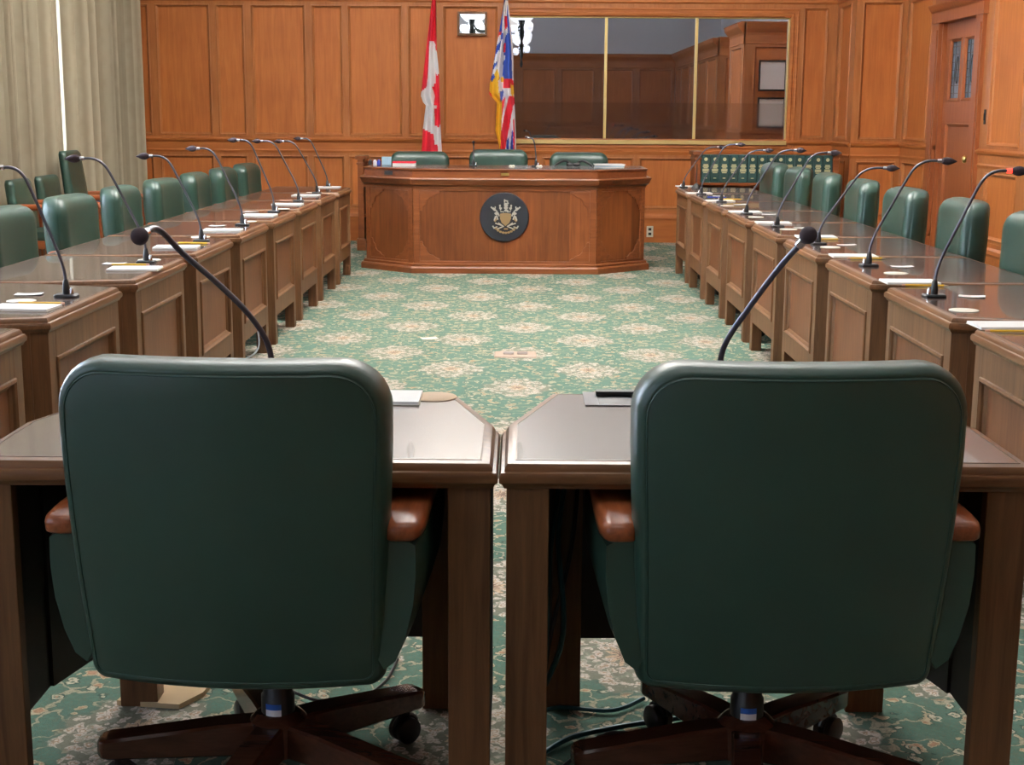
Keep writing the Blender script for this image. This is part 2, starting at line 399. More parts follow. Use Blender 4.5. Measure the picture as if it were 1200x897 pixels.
RAILP = [(Z_RAIL0-.01, 0), (Z_RAIL0-.01, .022), (Z_RAIL0+.015, .03), (Z_RAIL0+.03, .022), (Z_RAIL1-.03, .024), (Z_RAIL1-.012, .045), (Z_RAIL1+.004, .05), (Z_RAIL1+.016, .03), (Z_RAIL1+.03, 0)]
BASEP = [(0, 0), (0, .035), (.24, .035), (.26, .045), (.29, .04), (.31, .026), (.345, .022), (.35, 0)]
CORNP = [(2.515, 0), (2.515, .024), (2.53, .034), (2.55, .028), (2.66, .028), (2.70, .04), (2.76, .10), (2.79, .12), (2.84, .13), (CORN, .14), (CORN, 0)]
def panelled(name, o, ax, length, pairs, lower=None, extra=None, corn=True, u_start=0., base=True):
    """one panelled stretch of wall as one mesh; pairs = upper panels (u0,u1)"""
    mb = MB(); Mx = wallframe(o, ax)
    holes = [(a, b, Z_UP0, PT) for a, b in pairs] + [(a, b, Z_LO0, Z_LO1) for a, b in (lower if lower is not None else pairs)]
    cut = list(extra or [])
    frame_fill(mb, max(u_start, 0)+.002, length-.002, 0, CORN, cut, -.10, 0.)
    frame_fill(mb, u_start, length, 0, CORN, holes+cut, 0., .02, 2)
    for h in holes: panel_mould(mb, *h, 0., .02, mi=2)
    def seg(prof, v):
        a = u_start
        for c in sorted(cut):
            if c[2] < v < c[3]: rail(mb, a, c[0], prof, 1); a = c[1]
        rail(mb, a, length, prof, 1)
    seg(RAILP, 1.0)
    if base: seg(BASEP, .1)
    if corn: seg(CORNP, 2.7)
    mb.xf(Mx); return struct(mb.build(name, [M['wall'], M['wallh'], M['stile']]))
def bx(x): return ony(x, 100, WALL_Y).x            # back-wall X from a column read in the photograph
# back wall, u measured from the left wall
def U(x): return bx(x)-LEFT_X
PAN = [(186, 248), (256, 288), (297, 359), (367, 402), (409, 471), (479, 512), (520, 583)]
upper = [(.05, U(177))] + [(U(a), U(b)) for a, b in PAN] + [(U(939), U(967))]
lower = [(.05, U(177))] + [(U(a), U(b)) for a, b in PAN] + [(U(594), U(630)), (U(637), U(744)), (U(751), U(815)), (U(822), U(930)), (U(939), U(967))]
PIL_X, PIL_Y = 3.36, 14.5
wz0 = ony(760, 169, WALL_Y).z; wz1 = ony(760, 20, WALL_Y).z; wu0, wu1 = U(597), U(923)
winhole = (wu0, wu1, wz0, wz1)
panelled('wall_back', (LEFT_X, WALL_Y, 0), (1, 0, 0), PIL_X-LEFT_X, upper, lower, [winhole])
# window casing as part of the window
def back_window():
    w_ = empty('window_1', (LEFT_X+(wu0+wu1)/2, WALL_Y, wz0)); tag(w_, kind='structure')
    hw = (wu1-wu0)/2; H_ = wz1-wz0
    def B(mb, name, mt, **k):
        mb.v = [(x, -w2, z) for x, z, w2 in mb.v]; mb.f = [tuple(reversed(f)) for f in mb.f]
        return mb.build(name, mt, w_, **k)
    c = MB()                                       # wooden casing
    poly = [(-hw, 0), (hw, 0), (hw, H_), (-hw, H_)]
    prof = [(.0, -.09), (.0, .018), (-.012, .034), (-.035, .036), (-.045, .026), (-.07, .026), (-.08, .034), (-.092, .03), (-.095, .0)]
    c.rings([[(x, y, z) for x, y in inset(poly, d)] for d, z in prof], cap0=False, cap1=False)
    B(c, 'window_casing', M['wallh'])
    f = MB(); f.box(-hw, hw, 0, .042, -.03, .056); f.box(hw-.012, hw, 0, H_, -.03, .0); f.box(-hw, hw, H_-.010, H_, -.03, .0)
    B(f, 'window_frame', M['gold'])
    xs = [-hw, U(709.5)-(wu0+wu1)/2, U(815)-(wu0+wu1)/2, hw]
    sp_ = ony(760, 120.5, WALL_Y).z-wz0
    for i in range(3):
        p = MB(); p.box(xs[i]+.004, xs[i+1]-.004, sp_, H_, -.05, -.04)
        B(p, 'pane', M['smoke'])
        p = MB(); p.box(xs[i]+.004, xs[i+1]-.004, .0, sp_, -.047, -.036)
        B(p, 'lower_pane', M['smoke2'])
        if i:
            g = MB(); g.box(xs[i]-.014, xs[i]+.014, .042, H_, -.045, -.01); B(g, 'mullion', M['gold'])
    k = MB(); k.box(-hw-.05, hw+.05, -.05, H_+.05, -.40, -.38); B(k, 'backing_board', M['dark'])
back_window()
# pilaster box in the right corner
panelled('wall_pilaster_side', (PIL_X, WALL_Y, 0), (0, -1, 0), WALL_Y-PIL_Y, [(.16, .66)])
panelled('wall_pilaster_front', (PIL_X, PIL_Y, 0), (1, 0, 0), RIGHT_X-PIL_X, [(.05, .44)], u_start=-.02)
# right wall with the door; u measured from the pilaster towards the camera
dl = PIL_Y-onx(1103, 100, RIGHT_X).y; dr = PIL_Y-onx(1146, 100, RIGHT_X).y
DH = 2.20
RW_END = 10.5
p1 = PIL_Y-onx(1160, 100, RIGHT_X).y
panelled('wall_right', (RIGHT_X, PIL_Y, 0), (0, -1, 0), PIL_Y-RW_END, [(.12, dl-.36), (dr+.40, dr+1.15)], None, [(dl, dr, 0, DH)])
def door():
    d = empty('door_1', (RIGHT_X, PIL_Y-(dl+dr)/2, 0)); tag(d, kind='structure'); hw = (dr-dl)/2
    Mx = wallframe((0, 0, 0), (0, -1, 0))
    def B(mb, name, mt, p=d, **k): mb.xf(Mx); return mb.build(name, mt, p, **k)
    c = MB()
    for s in (-1, 1):
        a, b = sorted((s*hw, s*(hw+.19)))
        c.box(a, b, 0, DH+.02, 0, .055); c.box(a+.025, b-.025, .30, DH-.06, .055, .065); c.box(a-.01, b+.01, 0, .26, 0, .075)
        a, b = sorted((s*hw, s*(hw-.02))); c.box(a, b, 0, DH, -.10, .02)
    hd = [(DH, 0), (DH, .062), (DH+.10, .062), (DH+.115, .08), (DH+.15, .10), (DH+.165, .105), (DH+.17, 0)]
    rail(c, -hw-.22, hw+.22, hd); c.box(-hw-.16, hw+.16, DH+.17, CORN-.30, 0, .05)
    B(c, 'door_casing', M['door'], bevel=.004)
    lf = MB(); g0, g1 = 1.50, 2.05; e = .13
    gl = [(-hw+.02+e, -.045, g0, g1), (.045, hw-.02-e, g0, g1)]
    pn = [(-hw+.02+e, hw-.02-e, .28, 1.30)]
    frame_fill(lf, -hw+.02, hw-.02, .01, DH-.005, gl, -.06, -.035); frame_fill(lf, -hw+.02, hw-.02, .01, DH-.005, gl+pn, -.035, -.02)
    for h in gl+pn: panel_mould(lf, *h, -.035, -.02)
    leaf = B(lf, 'door_leaf', M['door'])
    for h in gl:
        g = MB(); g.box(h[0], h[1], h[2], h[3], -.05, -.045); gp = B(g, 'glass_pane', M['leaded'], leaf)
        l = MB(); W_ = h[1]-h[0]
        for q in (.28, .72): l.box(h[0]+W_*q-.004, h[0]+W_*q+.004, h[2], h[3], -.045, -.04)
        for q in range(1, 8): z = h[2]+(h[3]-h[2])*q/8; l.box(h[0], h[1], z-.003, z+.003, -.045, -.041)
        cx, cz = (h[0]+h[1])/2, (h[2]+h[3])/2
        l.tube([(cx+.04*math.cos(a*.6), cz+.12*math.sin(a*.6), -.042) for a in range(10)], .004, 5, closed=True)
        B(l, 'leading', M['iron'], leaf)
    k = MB(); k.lathe([(.028, -.02), (.03, -.012), (.012, -.008), (.012, .02), (.028, .03), (.034, .045), (.028, .06), (.01, .066)], n=16)
    k.v = [(x+hw-.09, z_*1+1.0, y) for x, z_, y in k.v]
    B(k, 'door_knob', M['brass'], leaf, smooth=50)
door()
ht = MB(); ht.box(-.004, .004, -.02, .02, -.06, .06); ht.box(-.010, .0, -.008, .008, -.03, .03)
q = onx(1154, 137, RIGHT_X-.024); tag(ht.build('strike_plate', M['iron'], bevel=.002, loc=(RIGHT_X-.024, q.y, q.z)), 'small dark metal plate on the wall right of the door', 'plate')
# alcove and projecting boxes of the right side, seen in the smoked glass
def xwall(name, a, b, pairs): 
    L_ = (Vector(b)-Vector(a)).length; panelled(name, (*a, 0), (*(Vector(b)-Vector(a)), 0), L_, [(L_*p, L_*q_) for p, q_ in pairs])
xwall('wall_right_return', (RIGHT_X, RW_END), (5.0, RW_END), [(.15, .85)])
xwall('wall_right_alcove', (5.0, RW_END), (5.0, 6.6), [(.08, .45), (.55, .92)])
def rbox(nm, x0, y1, y0):
    xwall(nm+'_face', (5.0, y1), (x0, y1), [(.12, .88)]) ; xwall(nm+'_side', (x0, y1), (x0, y0), [(.12, .88)])
# faces looking back towards the window wall need u running the other way
def far_face(name, x0, x1, y):                     # wall facing +Y
    panelled(name, (x1, y, 0), (-1, 0, 0), x1-x0, [((x1-x0)*.12, (x1-x0)*.88)])
far_face('wall_right_breast_face', 3.68, 5.0, 7.0)
xwall('wall_right_breast_side', (3.68, 7.0), (3.68, 5.4), [(.14, .86)])
panelled('wall_right_breast_back', (3.68, 5.4, 0), (1, 0, 0), 1.32, [(.15, 1.17)])
xwall('wall_right_bay', (5.0, 5.4), (5.0, 2.3), [(.06, .46), (.54, .94)])
far_face('wall_right_recess_face', 3.9, 5.0, 2.3)
xwall('wall_right_near', (3.9, 2.3), (3.9, BACK_Y), [(.03, .2), (.23, .4), (.43, .6), (.63, .8), (.83, .97)])
panelled('wall_front', (3.9, BACK_Y, 0), (-1, 0, 0), 3.9-LEFT_X, [(.1+i*.98, .92+i*.98) for i in range(8)])
# left wall: window openings, panelling below and between
def left_wall():
    L_ = WALL_Y-BACK_Y
    cuts = [(a-BACK_Y, b-BACK_Y, .72, 3.5) for a, b in WINS]
    mb = MB(); frame_fill(mb, 0, L_, 0, CORN, cuts, -.3, .02)
    rail(mb, 0, L_, BASEP, 1); mb.xf(wallframe((LEFT_X, BACK_Y, 0), (0, 1, 0))); struct(mb.build('wall_left', [M['wall'], M['wallh']]))
    for i, (a, b) in enumerate(WINS):
        w_ = empty('window_%d' % (i+2), (LEFT_X, (a+b)/2, .72)); tag(w_, kind='structure'); hw = (b-a)/2
        f = MB(); frame_fill(f, -hw, hw, 0, 2.78, [(-hw+.07+j*(2*hw-.07)/3, -hw+(j+1)*(2*hw-.07)/3, .07+k*1.35, 1.35+k*1.35) for j in range(3) for k in range(2)], -.20, -.12)
        f.box(-hw-.05, hw+.05, -.05, 0, -.28, .07); f.xf(wallframe((0, 0, 0), (0, 1, 0)))
        f.build('window_frame', M['white'], w_)
        g = MB(); g.box(-hw, hw, 0, 2.78, -.165, -.16); g.xf(wallframe((0, 0, 0), (0, 1, 0))); g.build('pane', M['glass'], w_)
left_wall()
up_ = MB()                                         # plaster above the panelling
def ps(a, b, y=None):
    L_ = (Vector(b)-Vector(a)).length
    t = MB(); t.box(0, L_, CORN, CEIL, -.12, 0.0); t.xf(wallframe((*a, 0), (*(Vector(b)-Vector(a)), 0))); up_.add(t.v, t.f)
for a, b in [((LEFT_X, WALL_Y), (PIL_X, WALL_Y)), ((PIL_X, WALL_Y), (PIL_X, PIL_Y)), ((PIL_X, PIL_Y), (RIGHT_X, PIL_Y)), ((RIGHT_X, PIL_Y), (RIGHT_X, RW_END)),
             ((5.0, RW_END), (5.0, BACK_Y)), ((5.0, BACK_Y), (LEFT_X, BACK_Y)), ((RIGHT_X, RW_END), (5.0, RW_END))]: ps(a, b)
struct(up_.build('wall_plaster', M['plaster']))
lp = MB(); frame_fill(lp, 0, WALL_Y-BACK_Y, CORN, CEIL, [(a-BACK_Y, b-BACK_Y, .72, 3.5) for a, b in WINS], -.3, 0)
lp.xf(wallframe((LEFT_X, BACK_Y, 0), (0, 1, 0))); struct(lp.build('wall_left_plaster', M['plaster']))
tp = MB(); tp.box(3.6, 5.1, 5.4, 7.0, CORN-.02, CORN+.02); tp.box(3.9, 5.1, BACK_Y, 2.3, CORN-.02, CORN+.02); struct(tp.build('trim_1', M['wallh']))
fl = MB(); fl.box(LEFT_X-.3, 5.1, BACK_Y-.1, WALL_Y+.5, -.05, 0); struct(fl.build('floor', M['carpet']))
ce = MB(); ce.box(LEFT_X-.3, 5.1, BACK_Y-.1, WALL_Y+.5, CEIL, CEIL+.05); struct(ce.build('ceiling', M['plaster']))
# framed papers on the projecting breast (seen in the smoked glass)
for z_, lab in ((2.02, 'framed white document hung high on the panelled breast'), (1.42, 'framed white document hung low on the panelled breast')):
    t = empty('framed_document', (4.14, 7.0+.055, z_-.26))
    f = MB(); frame_fill(f, -.23, .23, 0, .5, [(-.2, .2, .03, .47)], -.012, .012); f.v = [(x, w2, z) for x, z, w2 in f.v]; f.build('frame', M['black'], t)
    f = MB(); f.box(-.21, .21, -.008, 0, .02, .48); f.build('sheet', M['paper'], t); tag(t, lab, 'picture')

# ------------------------------------------------------------------ chandeliers
def chandelier(x, y, lab, power, lift):
    t = empty('chandelier', (x, y, 2.55)); tag(t, lab, 'chandelier', None)
    st = MB(); st.lathe([(.02, CEIL-2.55-.001), (.06, CEIL-2.55-.05), (.02, CEIL-2.6), (.02, .45), (.06, .40), (.09, .30), (.05, .22), (.03, .1), (.06, .02), (.01, -.06)][::-1], n=12)
    st.build('stem', M['iron'], t, smooth=40)
    for k in range(4):
        a = R(45+90*k) ; c_, s_ = math.cos(a), math.sin(a); r = .52
        ar = MB(); ar.tube(spline([(0, 0, .2), (c_*.2, s_*.2, .05), (c_*.4, s_*.4, .04), (c_*r, s_*r, .16)]), .014, 7)
        ar.lathe([(.01, -.25), (.03, -.2), (.012, -.1), (.04, .0), (.03, .08), (.05, .17), (.06, .19)], (c_*r, s_*r, 0), 12)
        arm = ar.build('arm', M['iron'], t, smooth=40)
        b_ = MB(); b_.lathe([(.02, .17), (.12, .20), (.19, .27), (.215, .36), (.19, .42), (.02, .43)], (c_*r, s_*r, 0), 18); b_.build('bowl_shade', M['globe'], arm, smooth=60)
        for j in range(3):
            aa = R(120*j+30); g = MB(); g.sphere((c_*r+.13*math.cos(aa), s_*r+.13*math.sin(aa), .10-.05*(j == 1)), .062, 12)
            g.build('globe', M['globe'], arm, smooth=80)
    l = bpy.data.lights.new('bowl_uplight', 'AREA'); l.shape = 'DISK'; l.size = 1.2; l.energy = lift; l.color = (1.0, .985, .97)
    lo = bpy.data.objects.new('bowl_uplight', l); COL.objects.link(lo); lo.parent = t; lo.location = (0, 0, .60); lo.rotation_euler = (R(180), 0, 0)
    l = bpy.data.lights.new('chandelier_lamp', 'POINT'); l.energy = power; l.color = (1.0, .90, .78); l.shadow_soft_size = .35
    lo = bpy.data.objects.new('chandelier_lamp', l); COL.objects.link(lo); lo.parent = t; lo.location = (0, 0, .75)
chandelier(*CHANDELIERS[0], 'black iron globe chandelier hanging over the middle of the room', 130, 1500)
chandelier(*CHANDELIERS[1], 'unseen added iron globe chandelier lighting the camera end of the room', 6, 110)  # out of view, added as a light source for this end

# ------------------------------------------------------------------ curtains
def curtain(y0, y1, lab, ph):
    n = int((y1-y0)/.012); prof = []
    for i in range(n+1):
        y = y0+(y1-y0)*i/n; s = (y-y0)
        a = 2*math.pi*(s/.20+.5*math.sin(s*3.1+ph))
        sn = math.sin(a); prof.append((-4.05+.10*math.copysign(abs(sn)**.7, sn)+.025*math.sin(a*.37+ph), y+.03*math.cos(a)))
    mb = MB(); zs = [.50, 1.2, 2.2, 3.62]; T = .006; vv = []; ff = []
    K = n+1
    for z in zs:
        for x, y in prof: vv.append((x, y, z))
    for z in zs:
        for x, y in prof: vv.append((x-T, y, z))
    Z_ = len(zs)
    for j in range(Z_-1):
        for i in range(n):
            a = j*K+i; ff.append((a, a+K, a+K+1, a+1)); b = a+Z_*K; ff.append((b, b+1, b+K+1, b+K))
    for i in range(n):
        a = i; b = i+Z_*K; ff.append((a, a+1, b+1, b)); a = (Z_-1)*K+i; b = a+Z_*K; ff.append((a, b, b+1, a+1))
    for j in range(Z_-1):
        for i in (0, n):
            a = j*K+i; b = a+Z_*K; ff.append((a, b, b+K, a+K))
    mb.add(vv, ff); tag(mb.build('curtain', M['curtain'], smooth=70), lab, 'curtain', None)
curtain(9.3, onx(68, 100, -4.0).y, 'long beige pleated curtain left of the bright window gap', .3)
curtain(onx(80.5, 100, -4.0).y, 15.28, 'beige pleated curtain between the bright window gap and the panelled wall', 1.7)
rd = MB(); rd.tube([(-3.98, 9.2, 3.66), (-3.98, 15.3, 3.66)], .02, 8); tag(rd.build('curtain_rod', M['brass'], smooth=50), 'brass rod carrying the beige curtains', 'curtain rod')
for a, b, ph in ((4.2, 5.2, 0), (7.9, 8.9, 1), (-1.1, -.1, 2), (2.7, 3.7, 3)): curtain(a, b, 'beige curtain drawn aside at a window %s' % {0: 'behind the nearest left desk', 1: 'just short of the long beige curtain', 2: 'behind the camera on the left', 3: 'level with the camera on the left'}[ph], ph)

# ------------------------------------------------------------------ desks
DW, DD, DZ = .49, .68, .74
def desk_poly(e=0.): return [(-DW-e, -e), (DW+e, -e), (DW+e, .335), (.39+e*.8, DD+e), (-.39-e*.8, DD+e), (-DW-e, .335)]
def make_desk():
    t = empty('committee_desk')
    body = inset(desk_poly(), .014)
    tp = MB(); tp.slab(desk_poly(), [(.03, .692), (.010, .692), (.006, .700), (.001, .704), (0, .714), (.004, .722), (.010, .724), (.011, .730), (.016, .737), (.026, .740)])
    tt = tp.build('tabletop', [M['edge']], t, smooth=35)
    ti = MB(); ti.slab(inset(desk_poly(), .030), [(0, .7395), (.001, .7408), (.002, .741)]); ti.build('writing_surface', M['inlay'], tt)
    ln = MB()                                      # pale stringing line round the writing surface
    P2 = inset(desk_poly(), .030); P3 = inset(desk_poly(), .033)
    ln.rings([[(x, y, .7412) for x, y in P2], [(x, y, .7416) for x, y in P3]], False, False); ln.build('edge_line', M['edge'], tt)
    # legs: sitter-side posts and front corner stiles down to the floor
    bl = body
    for s in (-1, 1):
        l = MB(); x0, x1 = sorted((s*(DW-.014), s*(DW-.092))); l.box(x0, x1, .014, .044, 0, .692); l.build('leg', M['desk'], t, bevel=.002)
        l = MB(); l.prism([(s*.308, .666), (s*.308, .607), (s*.395, .607), (s*.376, .666)][::-1 if s < 0 else 1], 0, .692); l.build('leg', M['desk'], t, bevel=.002)
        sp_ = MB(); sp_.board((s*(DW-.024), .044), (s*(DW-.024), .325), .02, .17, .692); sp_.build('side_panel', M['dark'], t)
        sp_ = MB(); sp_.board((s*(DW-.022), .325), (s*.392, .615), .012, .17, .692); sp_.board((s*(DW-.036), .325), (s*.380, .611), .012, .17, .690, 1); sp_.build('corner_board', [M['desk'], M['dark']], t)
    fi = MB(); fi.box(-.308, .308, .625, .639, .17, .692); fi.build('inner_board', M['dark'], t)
    fp = MB(); F0, F1 = .640, .666
    def FB(x0, x1, z0, z1, y0, y1, mi=0): fp.box(x0, x1, y0, y1, z0, z1, mi)
    FB(-.308, .308, .60, .692, F0, F1); FB(-.308, .308, .17, .27, F0, F1)
    FB(-.308, .308, .27, .60, .640, .651, 1)
    mm = MB(); panel_mould(mm, -.308, .308, .27, .60, .651, F1, t=.02); mm.v = [(x, w_, z) for x, z, w_ in mm.v]; mm.f = [tuple(reversed(f)) for f in mm.f]
    fp.add(mm.v, mm.f, 0)
    fp.build('front_panel', [M['desk'], M['deskp']], t)
    return t
desk0 = make_desk()
used = [False]
def put_desk(x, y, rz, label, group):
    d = desk0 if not used[0] else copy_tree(desk0); used[0] = True
    d.location = (x, y, 0); d.rotation_euler = (0, 0, rz); tag(d, label, 'desk', group); return d
LX, RX = -1.435, 1.352
Lc = lambda k: 3.655+1.003*k
Rc = lambda k: 3.775+1.022*(k-1)
put_desk(-.526, 2.465, 0, 'dark wooden desk in the foreground left of the central seam', 'near cross desks')
put_desk(.455, 2.465, 0, 'dark wooden desk in the foreground right of the central seam, with black power slot', 'near cross desks')
for k in range(9):
    d = put_desk(LX-DD, Lc(k), R(-90), 'wooden desk with panelled front in the left row, %s from the camera' % ORD[k], 'panelled desks of the left row'); d.scale.x = 1.018
for k in range(1, 10):
    d = put_desk(RX+DD, Rc(k), R(90), 'wooden desk with panelled front in the right row, %s from the camera' % ORD[k-1], 'panelled desks of the right row'); d.scale.x = 1.036

# ------------------------------------------------------------------ chairs
def pillow(mb, w_, h, r, prof, warp, mi=0, n=8, fill=5, rb=None):
    """rings of a rounded rectangle: prof (inset, depth), shrunk caps at both ends, warp(x,z,y)->xyz"""
    rs = []
    d0, y0 = prof[0]; d1, y1 = prof[-1]
    full = []
    for k in range(1, fill+1):                     # first cap from small to d0
        q = k/fill; full.append(((1-q)*.92+q*0, d0, y0))
    seq = []
    for k in range(fill): seq.append((k/fill*.999+.02, d0, y0))
    out = []
    for q, d, y in seq: out.append([(x*q, z*q, y) for x, z in rrect(w_-d, h-d, r-d*.8, n, (rb-d*.5) if rb else None, 8)])
    for d, y in prof: out.append([(x, z, y) for x, z in rrect(w_-d, h-d, r-d*.8, n, (rb-d*.5) if rb else None, 8)])
    for q, d, y in [(k/fill*.999+.02, d1, y1) for k in range(fill)][::-1]: out.append([(x*q, z*q, y) for x, z in rrect(w_-d, h-d, r-d*.8, n, (rb-d*.5) if rb else None, 8)])
    rs = [[warp(x, z, y) for x, z, y in rg] for rg in out]
    mb.rings([r_[::-1] for r_ in rs], mi=mi); return mb
BH, BW = .300, .286
def wb(x, z, y):                                   # z measured from the middle of the back
    k = (z+BH)/(2*BH)
    x2 = x*(.93+.07*min(1, k*1.3))
    return (x2, y + .05*(x/.3)**2 - .055*(k-.5) - .02*math.sin(k*math.pi), .653+z)
def chair_kit(base_rot=44, hub_label=True):
    t = empty('swivel_chair')
    Y0 = -.335
    b = MB()
    prof = [(.024, -.052), (.021, -.0515), (.019, -.0495), (.017, -.0505), (.010, -.047), (.004, -.038), (.0005, -.022), (0, 0), (.001, .02), (.008, .034), (.022, .042), (.034, .044)]
    pillow(b, BW, BH, .088, prof, lambda x, z, y: (wb(x, z, y)[0], wb(x, z, y)[1]+Y0, wb(x, z, y)[2]), n=8, fill=7, rb=.028)
    bk = b.build('backrest', M['leather'], t, smooth=60)
    c = MB(); pillow(c, BW-.005, BH-.010, .080, [(.002, .0), (0, .02), (.003, .036), (.012, .052), (.030, .066), (.060, .074)], lambda x, z, y: (wb(x, z, y)[0], wb(x, z, y)[1]+Y0+.012*math.cos(x*5), wb(x, z, y)[2]+.005), n=8, fill=6)
    c.build('back_cushion', M['leather'], bk, smooth=60)
    p = MB(); p.tube([(wb(x, z, -.052)[0], wb(x, z, -.052)[1]+Y0, wb(x, z, -.05)[2]) for x, z in rrect(BW-.020, BH-.022, .072, 8, .018, 8)], .0014, 6, closed=True)
    p.build('piping', M['leather2'], bk, smooth=60)
    s = MB(); pillow(s, .262, .25, .07, [(.03, -.055), (.008, -.045), (0, -.02), (0, .02), (.01, .042), (.04, .055)], lambda x, z, y: (x, z-.03, .455+y+.012*math.cos(x*5)), n=6)
    s.build('seat', M['leather'], t, smooth=60)
    sp_ = MB(); sp_.slab([(-.2, -.2), (.2, -.2), (.2, .2), (-.2, .2)], [(.02, .375), (0, .385), (0, .402)]); sp_.build('seat_pan', M['black'], t)
    for sg in (-1, 1):
        a = MB()                                   # leather side panel, curving in towards the bottom
        rs = []
        for k in range(9):
            q = k/8; y = -.325+.50*q; cap = [.80, .96, 1, 1, 1, 1, 1, .9, .55][k]
            sec = []
            for x, z in ((.255, .633), (.318, .633), (.333, .625), (.334, .57), (.327, .51), (.310, .45), (.288, .405), (.262, .388), (.240, .42), (.250, .49), (.252, .56)):
                zc = .53; xc = .290
                sec.append((sg*(xc+(x-xc)*cap), y, zc+(z-zc)*(1-(1-cap)*.15)))
            rs.append(sec if sg > 0 else sec[::-1])
        a.rings([r_[::-1] for r_ in rs]); ap = a.build('arm_panel', M['leather'], t, smooth=50)
        g = MB(); prof_w = []
        pl = []
        for i in range(32):
            aa = 2*math.pi*i/32; cx, sy = math.cos(aa), math.sin(aa)
            pl.append((.041*math.copysign(abs(cx)**.45, cx), .24*math.copysign(abs(sy)**.35, sy)))
        g.slab(pl, [(.006, .632), (.001, .636), (0, .650), (.002, .658), (.010, .664)]); 
        g.v = [(sg*(.300-.014*((y+.24)/.48))+x, y-.10, z+.008*math.sin((y+.24)*6)) for x, y, z in g.v]
        g.build('armrest', M['arm'], t, smooth=50)
    cl = MB(); cl.lathe([(.034, .15), (.034, .20), (.030, .205), (.030, .27), (.026, .275), (.026, .38)], n=18); colm = cl.build('gas_column', M['black'], t, smooth=40)
    if hub_label:
        lb = MB(); A = [R(238+i*11) for i in range(6)]
        lb.rings([[(.0346*math.cos(a), .0346*math.sin(a), .162), (.0346*math.cos(a), .0346*math.sin(a), .178)] for a in A], False, False)
        lb.f = [(2*i, 2*i+2, 2*i+3, 2*i+1) for i in range(5)]; lb.mi = [0]*5
        n0 = len(lb.v); lb2 = [(.0346*math.cos(a), .0346*math.sin(a), z) for a in A for z in (.178, .190)]
        lb.add(lb2, [(2*i, 2*i+2, 2*i+3, 2*i+1) for i in range(5)], 1)
        lb.build('label_sticker', [M['label'], M['labelblue']], colm)
    hb = MB(); hb.lathe([(.03, .075), (.055, .08), (.058, .15), (.045, .162), (.034, .165)], n=18); hb.build('hub', M['base'], t, smooth=40)
    for k in range(5):
        a = R(base_rot+72*k); rot = Matrix.Rotation(a, 4, 'Z')
        l = MB(); rs = []
        for q, hw_, z0, z1 in ((.045, .030, .078, .150), (.12, .030, .078, .146), (.22, .030, .078, .134), (.30, .030, .078, .125), (.340, .030, .078, .121), (.354, .026, .080, .118), (.361, .018, .084, .114)):
            e = min(.005, hw_*.4)
            rs.append([(q, -hw_+e, z0), (q, hw_-e, z0), (q, hw_, z0+e), (q, hw_, z1-e), (q, hw_-e, z1), (q, -hw_+e, z1), (q, -hw_, z1-e), (q, -hw_, z0+e)])
        l.rings([r_[::-1] for r_ in rs][::-1]); l.xf(rot); lg = l.build('leg', M['base'], t, smooth=40)
        cs = MB(); cs.lathe([(.008, .06), (.008, .084)], (.325, 0, 0), 8)
        for sy in (-1, 1):
            w2 = MB(); w2.lathe([(.004, -.001), (.022, -.001), (.029, .003), (.029, .016), (.024, .020), (.004, .021)], n=18)
            w2.v = [(x+.318, sy*(z+.004), y+.0305) for x, y, z in w2.v]; cs.add(w2.v, w2.f)
        hood = MB(); hood.tube([(.318+.032*math.cos(R(t_)), 0, .031+.032*math.sin(R(t_))) for t_ in range(20, 161, 20)], .006, 6); cs.add(hood.v, hood.f)
        cs.xf(rot); cs.build('caster', M['black'], lg, smooth=40)
    return t
chair0 = chair_kit()
def put_chair(x, y, rz, label, group, first=[True]):
    c = chair0 if first[0] else copy_tree(chair0); first[0] = False
    c.location = (x, y, 0); c.rotation_euler = (0, 0, rz); tag(c, label, 'chair', group); return c
put_chair(-.485, 2.69, R(-3), 'large green leather swivel chair in the foreground on the left, seen from behind', 'near chairs')
put_chair(.468, 2.69, R(2), 'large green leather swivel chair in the foreground on the right, seen from behind', 'near chairs')
LCH = [(18, 6.45), (80, 7.25), (141, 8.3), (200, 9.35), (241, 10.4), (270, 11.35), (301, 12.3)]
LLAB = ['cut by the left edge of the photo', 'second from the left edge', 'third from the left edge', 'fourth from the left edge', 'fifth from the left edge', 'sixth from the left edge', 'farthest and closest to the rostrum']
for i, (px, Y) in enumerate(LCH):
    Y = Lc(i+3); c = put_chair(-2.12, Y, R(-90+random.uniform(-4, 4)), 'green leather chair at the left row, '+LLAB[i], 'left row chairs'); c.scale.z = .96
RCH = [(1205, 6.2), (1123, 7.2), (1052, 8.25), (996, 9.3), (946, 10.5), (920, 11.6), (897, 12.5)]
RLAB = ['cut by the right edge of the photo', 'second from the right edge', 'third from the right edge', 'fourth from the right edge', 'fifth from the right edge', 'sixth from the right edge', 'farthest, in front of the green books']
for i, (px, Y) in enumerate(RCH):
    Y = Rc(i+3); c = put_chair(1.812, Y, R(90+random.uniform(-4, 4)), 'green leather chair at the right row, '+RLAB[i], 'right row chairs'); c.scale.z = 1.02
for px, yy, lab in ((491, 181, 'behind the left end of the rostrum, by the red flag'), (584, 175, 'behind the middle of the rostrum'), (679, 177, 'behind the right end of the rostrum, with headphones before it')):
    q = ony(px, yy, 13.75); c = put_chair(q.x, 13.55, R(180), 'green leather chair '+lab, 'rostrum chairs'); c.scale.z = 1.075 if px == 584 else 1.05

